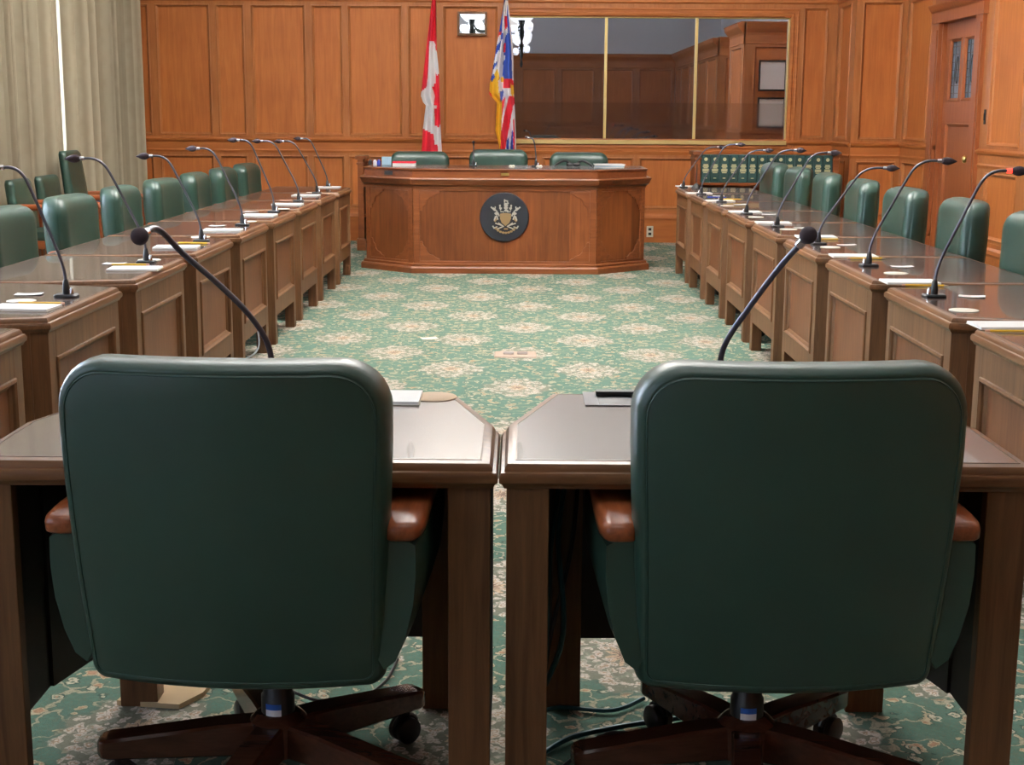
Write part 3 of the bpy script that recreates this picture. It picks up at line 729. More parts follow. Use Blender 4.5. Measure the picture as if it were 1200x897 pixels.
# ------------------------------------------------------------------ rostrum
RXc, RY = -.13, 12.22
def rostrum():
    t = empty('rostrum', (RXc, RY, 0)); tag(t, 'big reddish wooden rostrum with canted ends and round black crest plaque', 'rostrum')
    zt = ony(590, 198.5, RY).z; zl = ony(590, 210, RY).z; zp = ony(590, 221.5, RY).z; zb = ony(590, 309, RY).z
    A, B_, C_, D_ = .79, 1.235, .40, .95
    P_ = [(-A, 0), (A, 0), (B_, C_), (B_, D_), (-B_, D_), (-B_, C_)]
    pl = MB(); pl.slab(P_, [(-.055, 0), (-.055, .045), (-.048, .055), (-.03, .060), (-.03, .078), (-.018, .086), (-.012, zb), (.0, zb+.004)]); pl.build('plinth', M['rosth'], t, smooth=30)
    # the body is hollow on the sitters' side: three faces
    bd = MB(); T = .03
    bd.prism([(-A, 0), (A, 0), (A, T), (-A, T)], .06, zp); 
    fr = []
    faces = [((-A, 0), (A, 0)), ((A, 0), (B_, C_)), ((B_, C_), (B_, D_)), ((-B_, C_), (-A, 0)), ((-B_, D_), (-B_, C_))]
    bd = MB()
    for a, b in faces:
        a = Vector(a); b = Vector(b); d = (b-a).normalized(); n = Vector((-d.y, d.x))*T
        bd.prism([a, b, b+n, a+n], .05, zp+.02)
    bd.build('body', M['rost'], t)
    tr = MB()
    for a, b in faces[:2]+faces[3:4]:              # stiles at the corners plus carved spandrels
        a = Vector(a); b = Vector(b); L_ = (b-a).length
        Mx = wallframe((a.x, a.y, 0), ((b-a).x, (b-a).y, 0)); k = MB()
        for u in (0, L_-.055): k.box(u, u+.055, zb, zp, 0, .012)
        k.box(.0, L_, zp-.02, zp, 0, .010); k.box(.0, L_, zb, zb+.02, 0, .010)
        def scal(u, v, su, sv):                    # scalloped corner bracket
            w0 = .17; poly = [(0, 0), (w0, 0), (w0, .02), (w0-.03, .028), (w0-.05, .05), (w0-.085, .058), (.062, .085), (.055, .115), (.03, .135), (.022, w0), (0, w0)]
            pp = [(u+su*x, v+sv*y) for x, y in poly]
            if su*sv < 0: pp = pp[::-1]
            k.rings([[(x, y, 0) for x, y in pp], [(x, y, .009) for x, y in pp]])
        sc = .055
        for su, u in ((1, sc), (-1, L_-sc)):
            for sv, v in ((1, zb+.02), (-1, zp-.02)): scal(u, v, su, sv)
        k.xf(Mx); tr.add(k.v, k.f)
    tr.build('front_moulding', M['rosth'], t, bevel=.003)
    co_ = MB(); co_.slab(P_, [(.0, zp-.004), (-.014, zp), (-.018, zp+.018), (-.04, zp+.035), (-.055, zl-.012), (-.062, zl-.004), (-.058, zl+.004), (-.02, zl+.006), (-.016, zl+.010), (-.016, zt-.02), (-.024, zt-.014), (-.026, zt-.004), (-.02, zt), (.01, zt+.001)])
    co_.build('cornice', M['rosth'], t, smooth=30)
    tp = MB(); tp.slab(inset(P_, .02), [(0, zt+.0005), (.003, zt+.003)]); tp.build('top', M['inlay'], t)
    # key plate and the dark slot on the cant
    k = MB(); k.box(-.035, .035, -.022, -.012, (zl+zt)/2-.012, (zl+zt)/2+.010); k.build('nameplate', M['brass'], t)
    k = MB(); a = Vector((-B_, C_)); b = Vector((-A, 0)); k.box(.26, .36, (zl+zt)/2-.018, (zl+zt)/2+.016, .012, .024); k.xf(wallframe((a.x, a.y, 0), ((b-a).x, (b-a).y, 0))); k.build('dark_plate', M['black'], t)
    # plaque with the crest
    ez = ony(591, 254.5, RY).z; ex = ony(591, 254.5, RY).x-RXc; rr_ = .212
    d = MB(); d.lathe([(rr_, 0), (rr_, .012), (rr_-.006, .018), (.02, .018)], n=48); d.v = [(x, -z, y) for x, y, z in d.v]
    pq = d.build('plaque', M['plaque'], t, smooth=40, loc=(ex, -.002, ez))
    def rel(name, mt, polys, dep=.010):
        c = MB()
        for pg in polys:
            pts = [((x-498)/280*rr_, -(y-452)/280*rr_) for x, y in pg]
            ar_ = sum(pts[i-1][0]*pts[i][1]-pts[i][0]*pts[i-1][1] for i in range(len(pts)))
            if ar_ < 0: pts = pts[::-1]
            c.rings([[(x, -.018, z) for x, z in pts], [(x*.99, -.018-dep, z*.99) for x, z in pts]])
        o = c.build(name, mt, pq); return o
    mir = lambda pg: [(1024-x, y) for x, y in pg]
    def bar(x0, y0, x1, y1, w_):
        dx, dy = x1-x0, y1-y0; l = math.hypot(dx, dy); nx, ny = -dy/l*w_/2, dx/l*w_/2
        return [(x0+nx, y0+ny), (x1+nx, y1+ny), (x1-nx, y1-ny), (x0-nx, y0-ny)]
    def blob(x, y, rx, ry, n=10): return [(x+rx*math.cos(2*math.pi*i/n), y+ry*math.sin(2*math.pi*i/n)) for i in range(n)]
    rel('shield', M['crest'], [[(448, 412), (512, 402), (576, 412), (574, 470), (556, 515), (512, 552), (468, 515), (450, 470)]], .014)
    L1 = [bar(345, 335, 385, 372, 16), bar(395, 330, 388, 380, 12), bar(370, 345, 420, 392, 14), blob(410, 410, 26, 16), bar(425, 400, 440, 440, 14),
          bar(400, 440, 385, 490, 18), bar(410, 430, 425, 480, 14), bar(395, 520, 470, 545, 14), bar(480, 560, 410, 590, 14), bar(430, 515, 495, 560, 12), bar(365, 550, 385, 582, 14), bar(375, 575, 420, 560, 12),
          blob(448, 322, 11, 14), bar(440, 345, 470, 352, 18), bar(450, 340, 455, 372, 14), bar(452, 388, 495, 392, 10)]
    MID = [bar(500, 250, 500, 285, 12), bar(505, 262, 540, 270, 12), bar(530, 270, 545, 300, 10), blob(515, 300, 22, 12), bar(495, 318, 540, 318, 16), blob(516, 345, 24, 18), blob(520, 376, 26, 12)]
    ARC = [blob(512+150*math.cos(R(a)), 470+160*math.sin(R(a)), 17, 13, 8) for a in range(40, 141, 12)]
    rel('supporters', M['silver'], L1+[mir(p) for p in L1]+MID)
    rel('motto_ribbon', M['crest'], ARC+[bar(610, 470, 640, 500, 20), bar(412, 470, 385, 500, 20), bar(495, 585, 540, 585, 16)])
    return zt
ZT = rostrum()+.004
def on_top(px, py, Y): q = ony(px, py, Y); return q.x
# microphones of the rostrum, books, boxes
def box_thing(name, lab, cat, x, y, z, sx, sy, sz, mt, rz=0, group=None, parts=None, bevel=.003):
    mb = MB(); mb.box(-sx/2, sx/2, -sy/2, sy/2, 0, sz); o = mb.build(name, mt, bevel=bevel, loc=(x, y, z), rotz=rz); tag(o, lab, cat, group); return o
t = empty('paper_block', (on_top(474, 195, 12.75), 12.75, ZT)); tag(t, 'block of white paper with red top at the left of the rostrum', 'paper')
mb = MB(); mb.box(-.10, .10, -.07, .07, 0, .026); mb.build('pages', M['paper'], t); mb = MB(); mb.box(-.102, .102, -.072, .072, .026, .040); mb.build('cover', M['red'], t, bevel=.002)
box_thing('card_box', 'pale blue upright box at the left end of the rostrum', 'box', on_top(453, 190, 12.95), 12.95, ZT, .085, .03, .075, M['bluebox'])
for px, w_, mt, lab in ((434, .022, 'black', 'small black bottle cap shape leftmost on the rostrum'), (439.5, .022, 'label', 'small white bottle leftmost on the rostrum beside black one'), (444, .02, 'blue', 'small blue bottle next to the pale blue box')):
    mb = MB(); mb.lathe([(w_*.8, 0), (w_*.8, .035), (w_*.5, .042), (w_*.5, .05)], n=12)
    tag(mb.build('small_bottle', M[mt], smooth=40, loc=(on_top(px, 190, 12.9), 12.9, ZT)), lab, 'bottle', 'small bottles on the rostrum')
t = empty('paper_stack', (on_top(714, 197, 12.7), 12.7, ZT)); tag(t, 'loose stack of white papers at the right of the rostrum', 'paper')
for k in range(4):
    mb = MB(); mb.box(-.13, .13, -.09, .09, k*.008, k*.008+.0065); o = mb.build('sheet', M['paper'] if k != 1 else M['bluebox'], t); o.rotation_euler = (0, 0, .08*(k-1.5))
for px, lab in ((600, 'small crumpled beige slip near the left rostrum microphone'), (632, 'small beige slip by the foot of the right rostrum microphone')):
    mb = MB(); mb.rings([[(.03*math.cos(a)*(1+.3*math.sin(3*a)), .02*math.sin(a), 0) for a in [i*.628 for i in range(10)]], [(.022*math.cos(a), .014*math.sin(a)*(1+.3*math.cos(2*a)), .010+.006*math.sin(2*a)) for a in [i*.628 for i in range(10)]]])
    tag(mb.build('paper_slip', M['cream'], smooth=30, loc=(on_top(px, 196, 12.8), 12.8, ZT)), lab, 'paper')
t = empty('headphones', (on_top(672, 195, 12.75), 12.75, ZT)); tag(t, 'black headphones lying on the rostrum before the right chair', 'headphones')
for sx in (-1, 1):
    mb = MB(); mb.tube(spline([(sx*.02, 0, .008), (sx*.05, .01, .045), (sx*.09, 0, .055), (sx*.14, -.01, .03), (sx*.17, -.02, .008)]), .011, 7)
    mb.build('band', M['black'], t, smooth=50); mb = MB(); mb.sphere((sx*.03, 0, .02), .03, 12, (1.2, 1, .6)); mb.build('ear_pad', M['black'], t, smooth=60)

# ------------------------------------------------------------------ microphones
SHAPE = [(0, 0), (0, .10), (.015, .20), (.09, .34), (.26, .56), (.43, .78), (.55, .92), (.66, .985), (.78, 1.01), (.90, 1.01)]
def microphone(base, head, label, group, r=.0055, hr=.017, pts=None, led=False, round_head=False, lean=0.):
    t = empty('gooseneck_microphone', base); tag(t, label, 'microphone', group)
    dx, dy, dz = head[0]-base[0], head[1]-base[1], head[2]-base[2]
    mb = MB(); mb.slab(rrect(.038, .030, .012, 4), [(.0, 0), (0, .006), (.004, .010)]); mb.lathe([(.013, .009), (.013, .03), (.009, .055), (.006, .06)], n=12)
    fo = mb.build('foot', M['black'], t, smooth=40)
    mb = MB(); mb.lathe([(.007, .0), (.007, .022), (.004, .026)], (-.022 if dx > 0 else .022, -.012, .008), 8); mb.build('switch', M['chrome'], fo, smooth=40)
    P_ = pts or [(dx*a, dy*a, dz*b) for a, b in SHAPE]
    sp_ = spline([(0, 0, .03)]+list(P_[1:]), 5)
    mb = MB(); mb.tube(sp_, [r*(1.25 if i < 4 else 1) for i in range(len(sp_))], 8); mb.build('gooseneck', M['neck'], t, smooth=60)
    e = Vector(P_[-1]); d = (e-Vector(P_[-2])).normalized(); hd = Vector((dx, dy, dz)) if not pts else e+d*.03
    ax = (d + Vector((0, 0, -.02 if not round_head and not led else 0))).normalized() if not pts else d
    mb = MB(); mb.tube([e-ax*.004, e+ax*.014], r*1.5, 10); mb.build('collar', M['led'] if led else M['chrome'], t, smooth=40)
    mb = MB(); s0 = e+ax*.013
    K = 8; L_ = .062 if not round_head else 2*hr
    prof = [(L_*i/K, hr*math.sin(math.pi*(.12+.88*i/K)**.85)) for i in range(K+1)]
    if round_head: prof = [(hr*(1-math.cos(math.pi*i/K)), max(.001, hr*math.sin(math.pi*i/K))) for i in range(K+1)]
    mb.tube([s0+ax*a for a, b in prof], [max(b, .0015) for a, b in prof], 14); mb.build('foam_head', M['foam'], t, smooth=70)
    return t
DT = .7415
LM = [((78, 348), (-4, 198)), ((171.5, 308), (90, 187)), ((236, 283), (172, 184)), ((284, 264), (228, 175)), ((321, 248.5), (276, 165)), ((350, 236), (303, 166)), ((371.5, 226.5), (328, 166)), ((392, 216.5), (351, 163))]
RM = [((1094.5, 348), (1190, 202)), ((1018, 312), (1108, 190)), ((959, 286.5), (1044, 198)), ((911, 266), (977, 180)), ((875, 251), (937, 177)), ((845.5, 237), (900, 177)), ((822, 228), (867, 170)), ((801, 220), (845, 173))]
for i, (b, h) in enumerate(LM):
    q = onz(*b, DT); q.y = min(q.y, Lc(8)+.36); hq = ony(*h, q.y-.03); microphone(q, (hq.x, q.y-.03, hq.z), 'gooseneck microphone on the left row of desks, %s from the camera' % ORD[i], 'left row microphones')
for i, (b, h) in enumerate(RM):
    q = onz(*b, DT); hq = ony(*h, q.y-.03)
    microphone(q, (hq.x, q.y-.03, hq.z), 'gooseneck microphone with glowing red ring, nearest on the right row' if i == 0 else 'unlit gooseneck microphone on the right row of desks, %s from the camera' % ORD[i], 'right row microphones', led=(i == 0))
def fg_mic(bpx, pix, lab, y1):
    q = onz(*bpx, DT); n = len(pix); P_ = [Vector((0, 0, 0))]
    for i, (px, py) in enumerate(pix):
        Y = q.y+(y1-q.y)*((i+1)/n)**1.6; w_ = ony(px, py, Y); P_.append(w_-q)
    microphone(q, tuple(q+P_[-1]), lab, 'near microphones', r=.0064, hr=.0175, pts=P_, round_head=True)
fg_mic((322, 478), [(319, 440), (317, 415), (308, 391), (284, 360), (248, 326), (214, 297), (192, 274), (180, 268), (171, 273)], 'curved gooseneck microphone rising behind the left foreground chair', 2.72)
fg_mic((845, 478), [(843, 440), (846, 414), (856, 392), (874, 366), (896, 336), (918, 308), (938, 286)], 'straight gooseneck microphone rising behind the right foreground chair', 2.75)
for px, hy, hpx, lab in ((555, 170, 555, 'upright short microphone at the middle chair of the rostrum'), (628, 163, 621, 'thin bent microphone at the right of the middle rostrum chair')):
    b = Vector((ony(px, 195, 12.85).x, 12.85, ZT)); top_ = ony(hpx, hy, 12.85)
    if px == 555: pts = [Vector((0, 0, 0)), Vector((0, 0, .05)), Vector((0, 0, .12)), Vector((0, -.01, top_.z-b.z))]
    else: pts = [Vector((0, 0, 0)), Vector((0, 0, .08)), Vector((-.01, 0, .18)), Vector((-.03, 0, top_.z-b.z)), Vector((-.065, 0, top_.z-b.z+.01))]
    microphone(b, tuple(b+pts[-1]), lab, 'rostrum microphones', r=.006, hr=.013, pts=pts, round_head=True)

# ------------------------------------------------------------------ papers and small things on the desks
def notepad(p, rz, lab, grp, first={}):
    if 'o' not in first:
        t = empty('notepad'); mb = MB(); mb.box(-.10, .10, -.065, .065, 0, .008); mb.build('pages', M['paper'], t, bevel=.001)
        mb = MB(); mb.box(-.101, .101, -.066, .066, -.0, .0015); mb.build('backing_card', M['cream'], t); first['o'] = t
    else: t = copy_tree(first['o'])
    t.location = p; t.rotation_euler = (0, 0, rz); tag(t, lab, 'notepad', grp)
def pencil(p, rz, lab, first={}):
    if 'o' not in first:
        t = empty('pencil'); mb = MB(); mb.tube([(-.075, 0, .0045), (.065, 0, .0045)], .0042, 6); mb.build('shaft', M['yellow'], t)
        mb = MB(); mb.tube([(.065, 0, .0045), (.083, 0, .0045)], [.0042, .0005], 6); mb.build('tip', M['card'], t)
        mb = MB(); mb.tube([(-.087, 0, .0045), (-.075, 0, .0045)], .0042, 6); mb.build('eraser', M['pink'], t); first['o'] = t
    else: t = copy_tree(first['o'])
    t.location = p; t.rotation_euler = (0, 0, rz); tag(t, lab, 'pencil', 'yellow pencils on the desks')
def disc(p, lab, grp, mt='cream', r=.048, name='coaster'):
    mb = MB(); mb.lathe([(r, 0), (r, .0015), (r-.001, .002), (.002, .002)], n=24); tag(mb.build(name, M[mt], smooth=40, loc=p), lab, 'coaster', grp)
def slip(p, lab, grp, mt='paper', sx=.09, sy=.055, rz=0.):
    mb = MB(); n = 4
    vv = [(-sx/2+sx*i/n, y, .001+.002*(i/n-.4)**2*4+zz) for zz in (0, .0008) for i in range(n+1) for y in (-sy/2, sy/2)]
    k = 2*(n+1); ff = []
    for i in range(n): a = 2*i; ff += [(a, a+1, a+3, a+2), (k+a, k+a+2, k+a+3, k+a+1), (a, a+2, k+a+2, k+a), (a+1, k+a+1, k+a+3, a+3)]
    ff += [(0, k, k+1, 1), (2*n, 2*n+1, k+2*n+1, k+2*n)]
    mb.add(vv, ff); tag(mb.build('note_card', M[mt], loc=p, rotz=rz), lab, 'card', grp)
D = {  # desk: notepad, pencil, coaster, card, in photograph pixels
 ('left', 0): ((28, 362), (45, 357), (25, 353), (34, 345.5)), ('left', 1): ((158, 316), (150, 311.5), (175, 305), (134, 309.5)), ('left', 2): ((207, 290.5), (225, 286), (235, 278), None),
 ('left', 3): ((261, 270.5), None, (291, 259.8), (255, 265)), ('left', 4): ((304, 252.8), None, (331, 245), (294, 248.6)), ('left', 5): ((337, 240), None, None, (335, 235)),
 ('left', 6): ((358.5, 229.5), None, (366, 225.8), None), ('left', 7): ((385, 219.8), None, None, None),
 ('right', 0): ((1180, 383), (1190, 390), None, None), ('right', 1): ((1066, 331.5), (1085, 336), (1129.6, 364), (1139, 348)), ('right', 2): ((1000, 301), (1016, 304), (1050, 320.6), (1057, 313)),
 ('right', 3): ((956, 278.5), (967, 281.5), (973, 290), (992, 287.5)), ('right', 4): ((906, 262), None, (924, 269), (940, 267.5)), ('right', 5): ((873, 249), None, (886, 254.6), (901, 251.7)),
 ('right', 6): ((844, 236), (858, 236), (852, 241.3), (868, 240)), ('right', 7): ((819, 227), None, None, (842, 230)), ('right', 8): ((806, 219), None, None, None)}
for (side, k), (n_, p_, c_, s_) in D.items():
    w_ = '%s row desk %s the camera' % (side, {0: 'nearest to'}.get(k, ORD[k]+' from') if True else '')
    if side == 'left': w_ = 'left row desk, at the %s microphone' % ORD[k]
    else: w_ = 'right row desk at the near edge of view' if k == 0 else 'right row desk, at the %s microphone' % ORD[k-1]
    if n_: notepad(onz(*n_, DT), random.uniform(-.08, .08), 'white notepad on the '+w_, 'white notepads on the desks')
    if p_:
        q = onz(*p_, DT); nq = onz(*n_, DT); near = abs(q.x-nq.x) < .19 and abs(q.y-nq.y) < .075
        pencil((q.x, q.y, DT+(.011 if near else 0)), R(180 if side == 'left' else 0)+random.uniform(-.1, .1), 'yellow pencil beside the notepad on the '+w_)
    if c_: disc(onz(*c_, DT), 'round cream coaster on the '+w_, 'round coasters on the desks')
    if s_: slip(onz(*s_, DT), 'small white card on the '+w_, 'small cards on the desks', 'pink' if (side, k) == ('left', 5) else 'paper', rz=random.uniform(-.4, .4))
q = onz(840, 234, DT); mb = MB(); mb.tube([(-.07, 0, .017), (.06, 0, .017), (.072, 0, .017)], [.005, .005, .001], 8); tag(mb.build('pen', M['blue'], smooth=40, loc=(q.x, q.y, DT)), 'dark blue pen lying on a notepad far down the right row', 'pen')
q = onz(816, 220.5, DT); mb = MB(); mb.lathe([(.045, 0), (.04, .01), (.012, .04), (.004, .045), (.004, .20), (.003, .21)], n=12); tag(mb.build('desk_stand', M['black'], smooth=40, loc=q), 'small black cone stand with thin upright rod on the farthest right desk', 'stand')
# foreground desks
notepad(onz(440, 468, DT), .0, 'white notepad half hidden behind the left foreground chair', 'white notepads on the desks')
disc(onz(508, 465.5, DT), 'round tan coaster on the left foreground desk beside the notepad', 'round coasters on the desks', 'card', .052)
def slot():
    a = onz(686, 476, DT); b = onz(760, 461, DT); x0, x1, y0, y1 = a.x, a.x+.30, a.y, b.y
    t = empty('power_slot', ((x0+x1)/2, (y0+y1)/2, DT)); hx, hy = (x1-x0)/2, (y1-y0)/2
    tag(t, 'black recessed power slot in a grey plate on the right foreground desk', 'power outlet')
    mb = MB(); frame_fill(mb, -hx, hx, -hy, hy, [(-hx+.03, hx-.02, -hy+.012, hy-.02)], 0, .002); mb.build('plate', simple('slot_plate', (.16, .16, .17), .3, metal=.6), t)
    mb = MB(); mb.box(-hx+.03, hx-.02, -hy+.012, hy-.02, 0, .001); mb.build('recess', M['black'], t)
    mb = MB(); mb.box(-hx+.028, hx-.018, hy-.045, hy-.018, .002, .012); mb.build('flap', M['black'], t, bevel=.002)
slot()

# ------------------------------------------------------------------ floor outlet, wall outlet, mirror
q = onz(604, 416, 0); t = empty('floor_outlet', q); tag(t, 'beige floor outlet plate with two covers set in the carpet', 'floor outlet')
mb = MB(); mb.slab([(-.12, -.10), (.12, -.10), (.12, .08), (-.12, .08)], [(0, 0), (0, .004), (.006, .008)]); mb.build('plate', M['plate'], t)
for sx in (-1, 1): mb = MB(); mb.slab(rrect(.03, .035, .01), [(0, .008), (0, .011), (.003, .013)]); mb.v = [(x+sx*.04, y, z) for x, y, z in mb.v]; mb.build('cover', simple('cover_grey', (.20, .16, .14), .4), t)
q = onz(503, 397, 0); slip(q, 'small scrap of cream paper on the open carpet', None, 'cream', .10, .08, .3)
q = ony(761.5, 271.5, WALL_Y-.036); t = empty('wall_outlet', (q.x, WALL_Y-.036, q.z)); tag(t, 'ivory wall outlet on the baseboard right of the rostrum', 'wall outlet')
mb = MB(); mb.box(-.036, .036, -.007, 0, -.06, .06); mb.build('plate', M['outlet'], t, bevel=.003)
for s in (-1, 1): mb = MB(); mb.box(-.016, .016, -.009, -.007, s*.025-.014, s*.025+.014); mb.build('socket', M['dark'], t)
a = ony(536, 42, WALL_Y); b = ony(571, 14, WALL_Y); t = empty('wall_mirror', ((a.x+b.x)/2, WALL_Y-.022, a.z)); tag(t, 'small wood-framed mirror between the two flags reflecting a lamp', 'mirror')
hw, hh = (b.x-a.x)/2, b.z-a.z
mb = MB(); frame_fill(mb, -hw, hw, 0, hh, [(-hw+.025, hw-.025, .025, hh-.025)], 0, .03); mb.v = [(x, -w_, z) for x, z, w_ in mb.v]; mb.f = [tuple(reversed(f)) for f in mb.f]; mb.build('frame', M['desk'], t, bevel=.003)
mb = MB(); mb.box(-hw+.02, hw-.02, -.012, -.0, .02, hh-.02); mb.build('mirror_glass', M['mirror'], t)

# ------------------------------------------------------------------ bookcases
def bookcase(x0, x1, y, name_label, zt, shelf):
    t = empty('bookcase', ((x0+x1)/2, y, 0)); hw = (x1-x0)/2; tag(t, name_label, 'bookcase')
    for s in (-1, 1):
        mb = MB(); a, b = sorted((s*hw, s*(hw-.06))); mb.box(a, b, 0, .32, 0, zt); mb.box(a-.02, b+.02, -.02, .34, zt, zt+.035); mb.box(a-.01, b+.01, -.01, .33, zt-.05, zt-.03); mb.box(a-.015, b+.015, -.015, .335, 0, .12)
        mb.build('side_post', M['rosth'], t, bevel=.004)
    for z in (shelf, .36, .10): mb = MB(); mb.box(-hw+.06, hw-.06, .0, .30, z-.025, z); mb.build('shelf', M['rosth'], t)
    mb = MB(); mb.box(-hw+.06, hw-.06, .30, .32, .1, zt-.02); mb.build('back_board', M['rosth'], t)
    return t
BY = 14.3
bz0 = ony(895, 214.5, BY).z; bx0 = ony(814, 200, BY).x; bx1 = min(ony(983, 200, BY).x, 3.30)
bz1 = ony(895, 182, BY).z
bookcase(bx0, bx1, BY, 'low open bookcase at the end of the right row holding green volumes', bz1+.0, bz0)
nb = 14; bw = (bx1-bx0-.13)/nb; hb = bz1-bz0
def make_book():
    t = empty('book'); mb = MB(); mb.box(-bw/2+.0015, bw/2-.0015, 0, .2, 0, hb); mb.build('cover', M['bookgreen'], t, bevel=.004)
    em = MB()
    em.rings([[(.018*math.cos(a), y, hb*.84+.018*math.sin(a)) for a in [i*math.pi/6 for i in range(12)]][::-1] for y in (0, -.0015)][::-1]); em.build('gilt_emblem', M['lettering'], t); lt = MB()
    for z, w_, h_ in ((.64, .50, .012), (.585, .6, .012), (.53, .45, .01), (.47, .66, .012), (.42, .66, .012), (.36, .5, .010), (.16, .3, .008)): lt.box(-bw*w_/2, bw*w_/2, -.0015, 0, hb*z-h_/2, hb*z+h_/2)
    lt.build('gilt_lettering', M['lettering'], t); return t
bk0 = make_book()
BL = ['first', 'second', 'third', 'fourth', 'fifth', 'sixth', 'seventh', 'eighth', 'ninth', 'tenth', 'eleventh', 'twelfth', 'thirteenth', 'fourteenth']
for i in range(nb):
    b = bk0 if i == 0 else copy_tree(bk0); b.location = (bx0+.065+bw*(i+.5), BY+.01+random.uniform(0, .006), bz0+.0005); tag(b, 'green book with gold spine lettering, %s from the left end of the shelf' % BL[i], 'book', 'green volumes on the low bookcase')
bookcase(ony(419, 200, 14.2).x, ony(500, 200, 14.2).x, 14.2, 'dark low bookcase standing behind the left end of the rostrum', ony(420, 187, 14.2).z, .66)

# ------------------------------------------------------------------ flags
def inpoly(x, y, P_):
    c = False; j = len(P_)-1
    for i in range(len(P_)):
        if (P_[i][1] > y) != (P_[j][1] > y) and x < (P_[j][0]-P_[i][0])*(y-P_[i][1])/(P_[j][1]-P_[i][1])+P_[i][0]: c = not c
        j = i
    return c
def interp(tbl, y):
    for i in range(len(tbl)-1):
        if tbl[i][1] <= y <= tbl[i+1][1]: q = (y-tbl[i][1])/(tbl[i+1][1]-tbl[i][1]); return tbl[i][0]+q*(tbl[i+1][0]-tbl[i][0])
    return tbl[0][0] if y < tbl[0][1] else tbl[-1][0]
def flag(name, label, FY, polex, left, right, mats, regions, ytop, ybot, folds):
    """cloth hanging from a pole; outline and colour areas given on a crop of 4.98 px per photograph px"""
    q0 = ony(480+polex/4.98, 100, FY)
    t = empty(name, (q0.x, FY, 0)); tag(t, label, 'flag', None)
    s = Vector((ony(600, 0, FY)-ony(599, 0, FY))).x/4.98
    def wp(x, y, fy): q = ony(480+x/4.98, y/4.98, FY); return (q.x-q0.x, fy, q.z)
    mb = MB(); NY, NX = 150, 44; vv = []; ff = []; mi = []
    for side in (0, 1):
        for j in range(NY+1):
            y = ytop+(ybot-ytop)*j/NY; l = interp(left, y); r = interp(right, y)
            for i in range(NX+1):
                u = i/NX; x = l+(r-l)*u
                amp = min(1., (r-l)/90.)*.035
                fy = amp*math.sin(u*folds*2*math.pi+.5*math.sin(y*.006)) + .012*math.sin(u*9+y*.01) + (.006 if side else 0)
                vv.append(wp(x, y, fy))
    K = (NX+1)*(NY+1)
    for j in range(NY):
        for i in range(NX):
            a = j*(NX+1)+i; y = ytop+(ybot-ytop)*(j+.5)/NY; l = interp(left, y); r = interp(right, y); x = l+(r-l)*(i+.5)/NX
            k = 0
            for idx, pg in regions:
                if inpoly(x, y, pg): k = idx
            ff.append((a, a+1, a+NX+2, a+NX+1)); mi.append(k); ff.append((K+a, K+a+NX+1, K+a+NX+2, K+a+1)); mi.append(k)
    for j in range(NY):
        for i in (0, NX): a = j*(NX+1)+i; ff.append((a, a+NX+1, K+a+NX+1, K+a)); mi.append(0)
    for i in range(NX):
        for j in (0, NY): a = j*(NX+1)+i; ff.append((a, a+1, K+a+1, K+a)); mi.append(0)
    o = len(mb.v); mb.v = vv; mb.f = ff; mb.mi = mi
    mb.build('cloth', mats, t, smooth=80)
    p = MB(); p.lathe([(.014, .06), (.014, 2.95)], (0, .06, 0), 10); p.build('pole', M['edge'], t, smooth=40)
    p = MB(); p.lathe([(.016, 2.95), (.035, 3.0), (.03, 3.05), (.003, 3.16)], (0, .06, 0), 10); p.build('finial', M['brass'], t, smooth=40)
    p = MB(); p.lathe([(.15, 0), (.15, .025), (.06, .05), (.03, .07), (.02, .10)], (0, .06, 0), 20); p.build('base', M['brass'], t, smooth=40)
RED, WHI, BLU, GOL = 0, 1, 2, 3
FM = [M['red'], M['white'], M['royal'], M['gcloth']]
TOPY = -75*4.98
maple = [(152, 425), (158, 440), (178, 430), (182, 720), (166, 748), (158, 735), (145, 738), (148, 690), (143, 640), (157, 630), (158, 618), (142, 612), (146, 560), (140, 530), (130, 512), (142, 500), (140, 484), (150, 488)]
flag('red_and_white_flag', 'red and white flag with a maple leaf hanging folded on a pole', 14.75, 148,
     [(140, TOPY), (130, 0), (100, 250), (66, 560), (78, 596), (95, 615), (78, 750), (70, 900), (72, 1000)], [(150, TOPY), (152, 0), (160, 300), (172, 420), (180, 720), (190, 900), (188, 1000)],
     FM, [(WHI, [(116, 238), (140, 240), (152, 260), (150, 285), (168, 318), (175, 420), (186, 720), (198, 1010), (166, 1010), (164, 850), (146, 842), (140, 784), (76, 752), (60, 620), (60, 540), (100, 505), (110, 400)]), (RED, maple)], TOPY, 1000, 1.6)
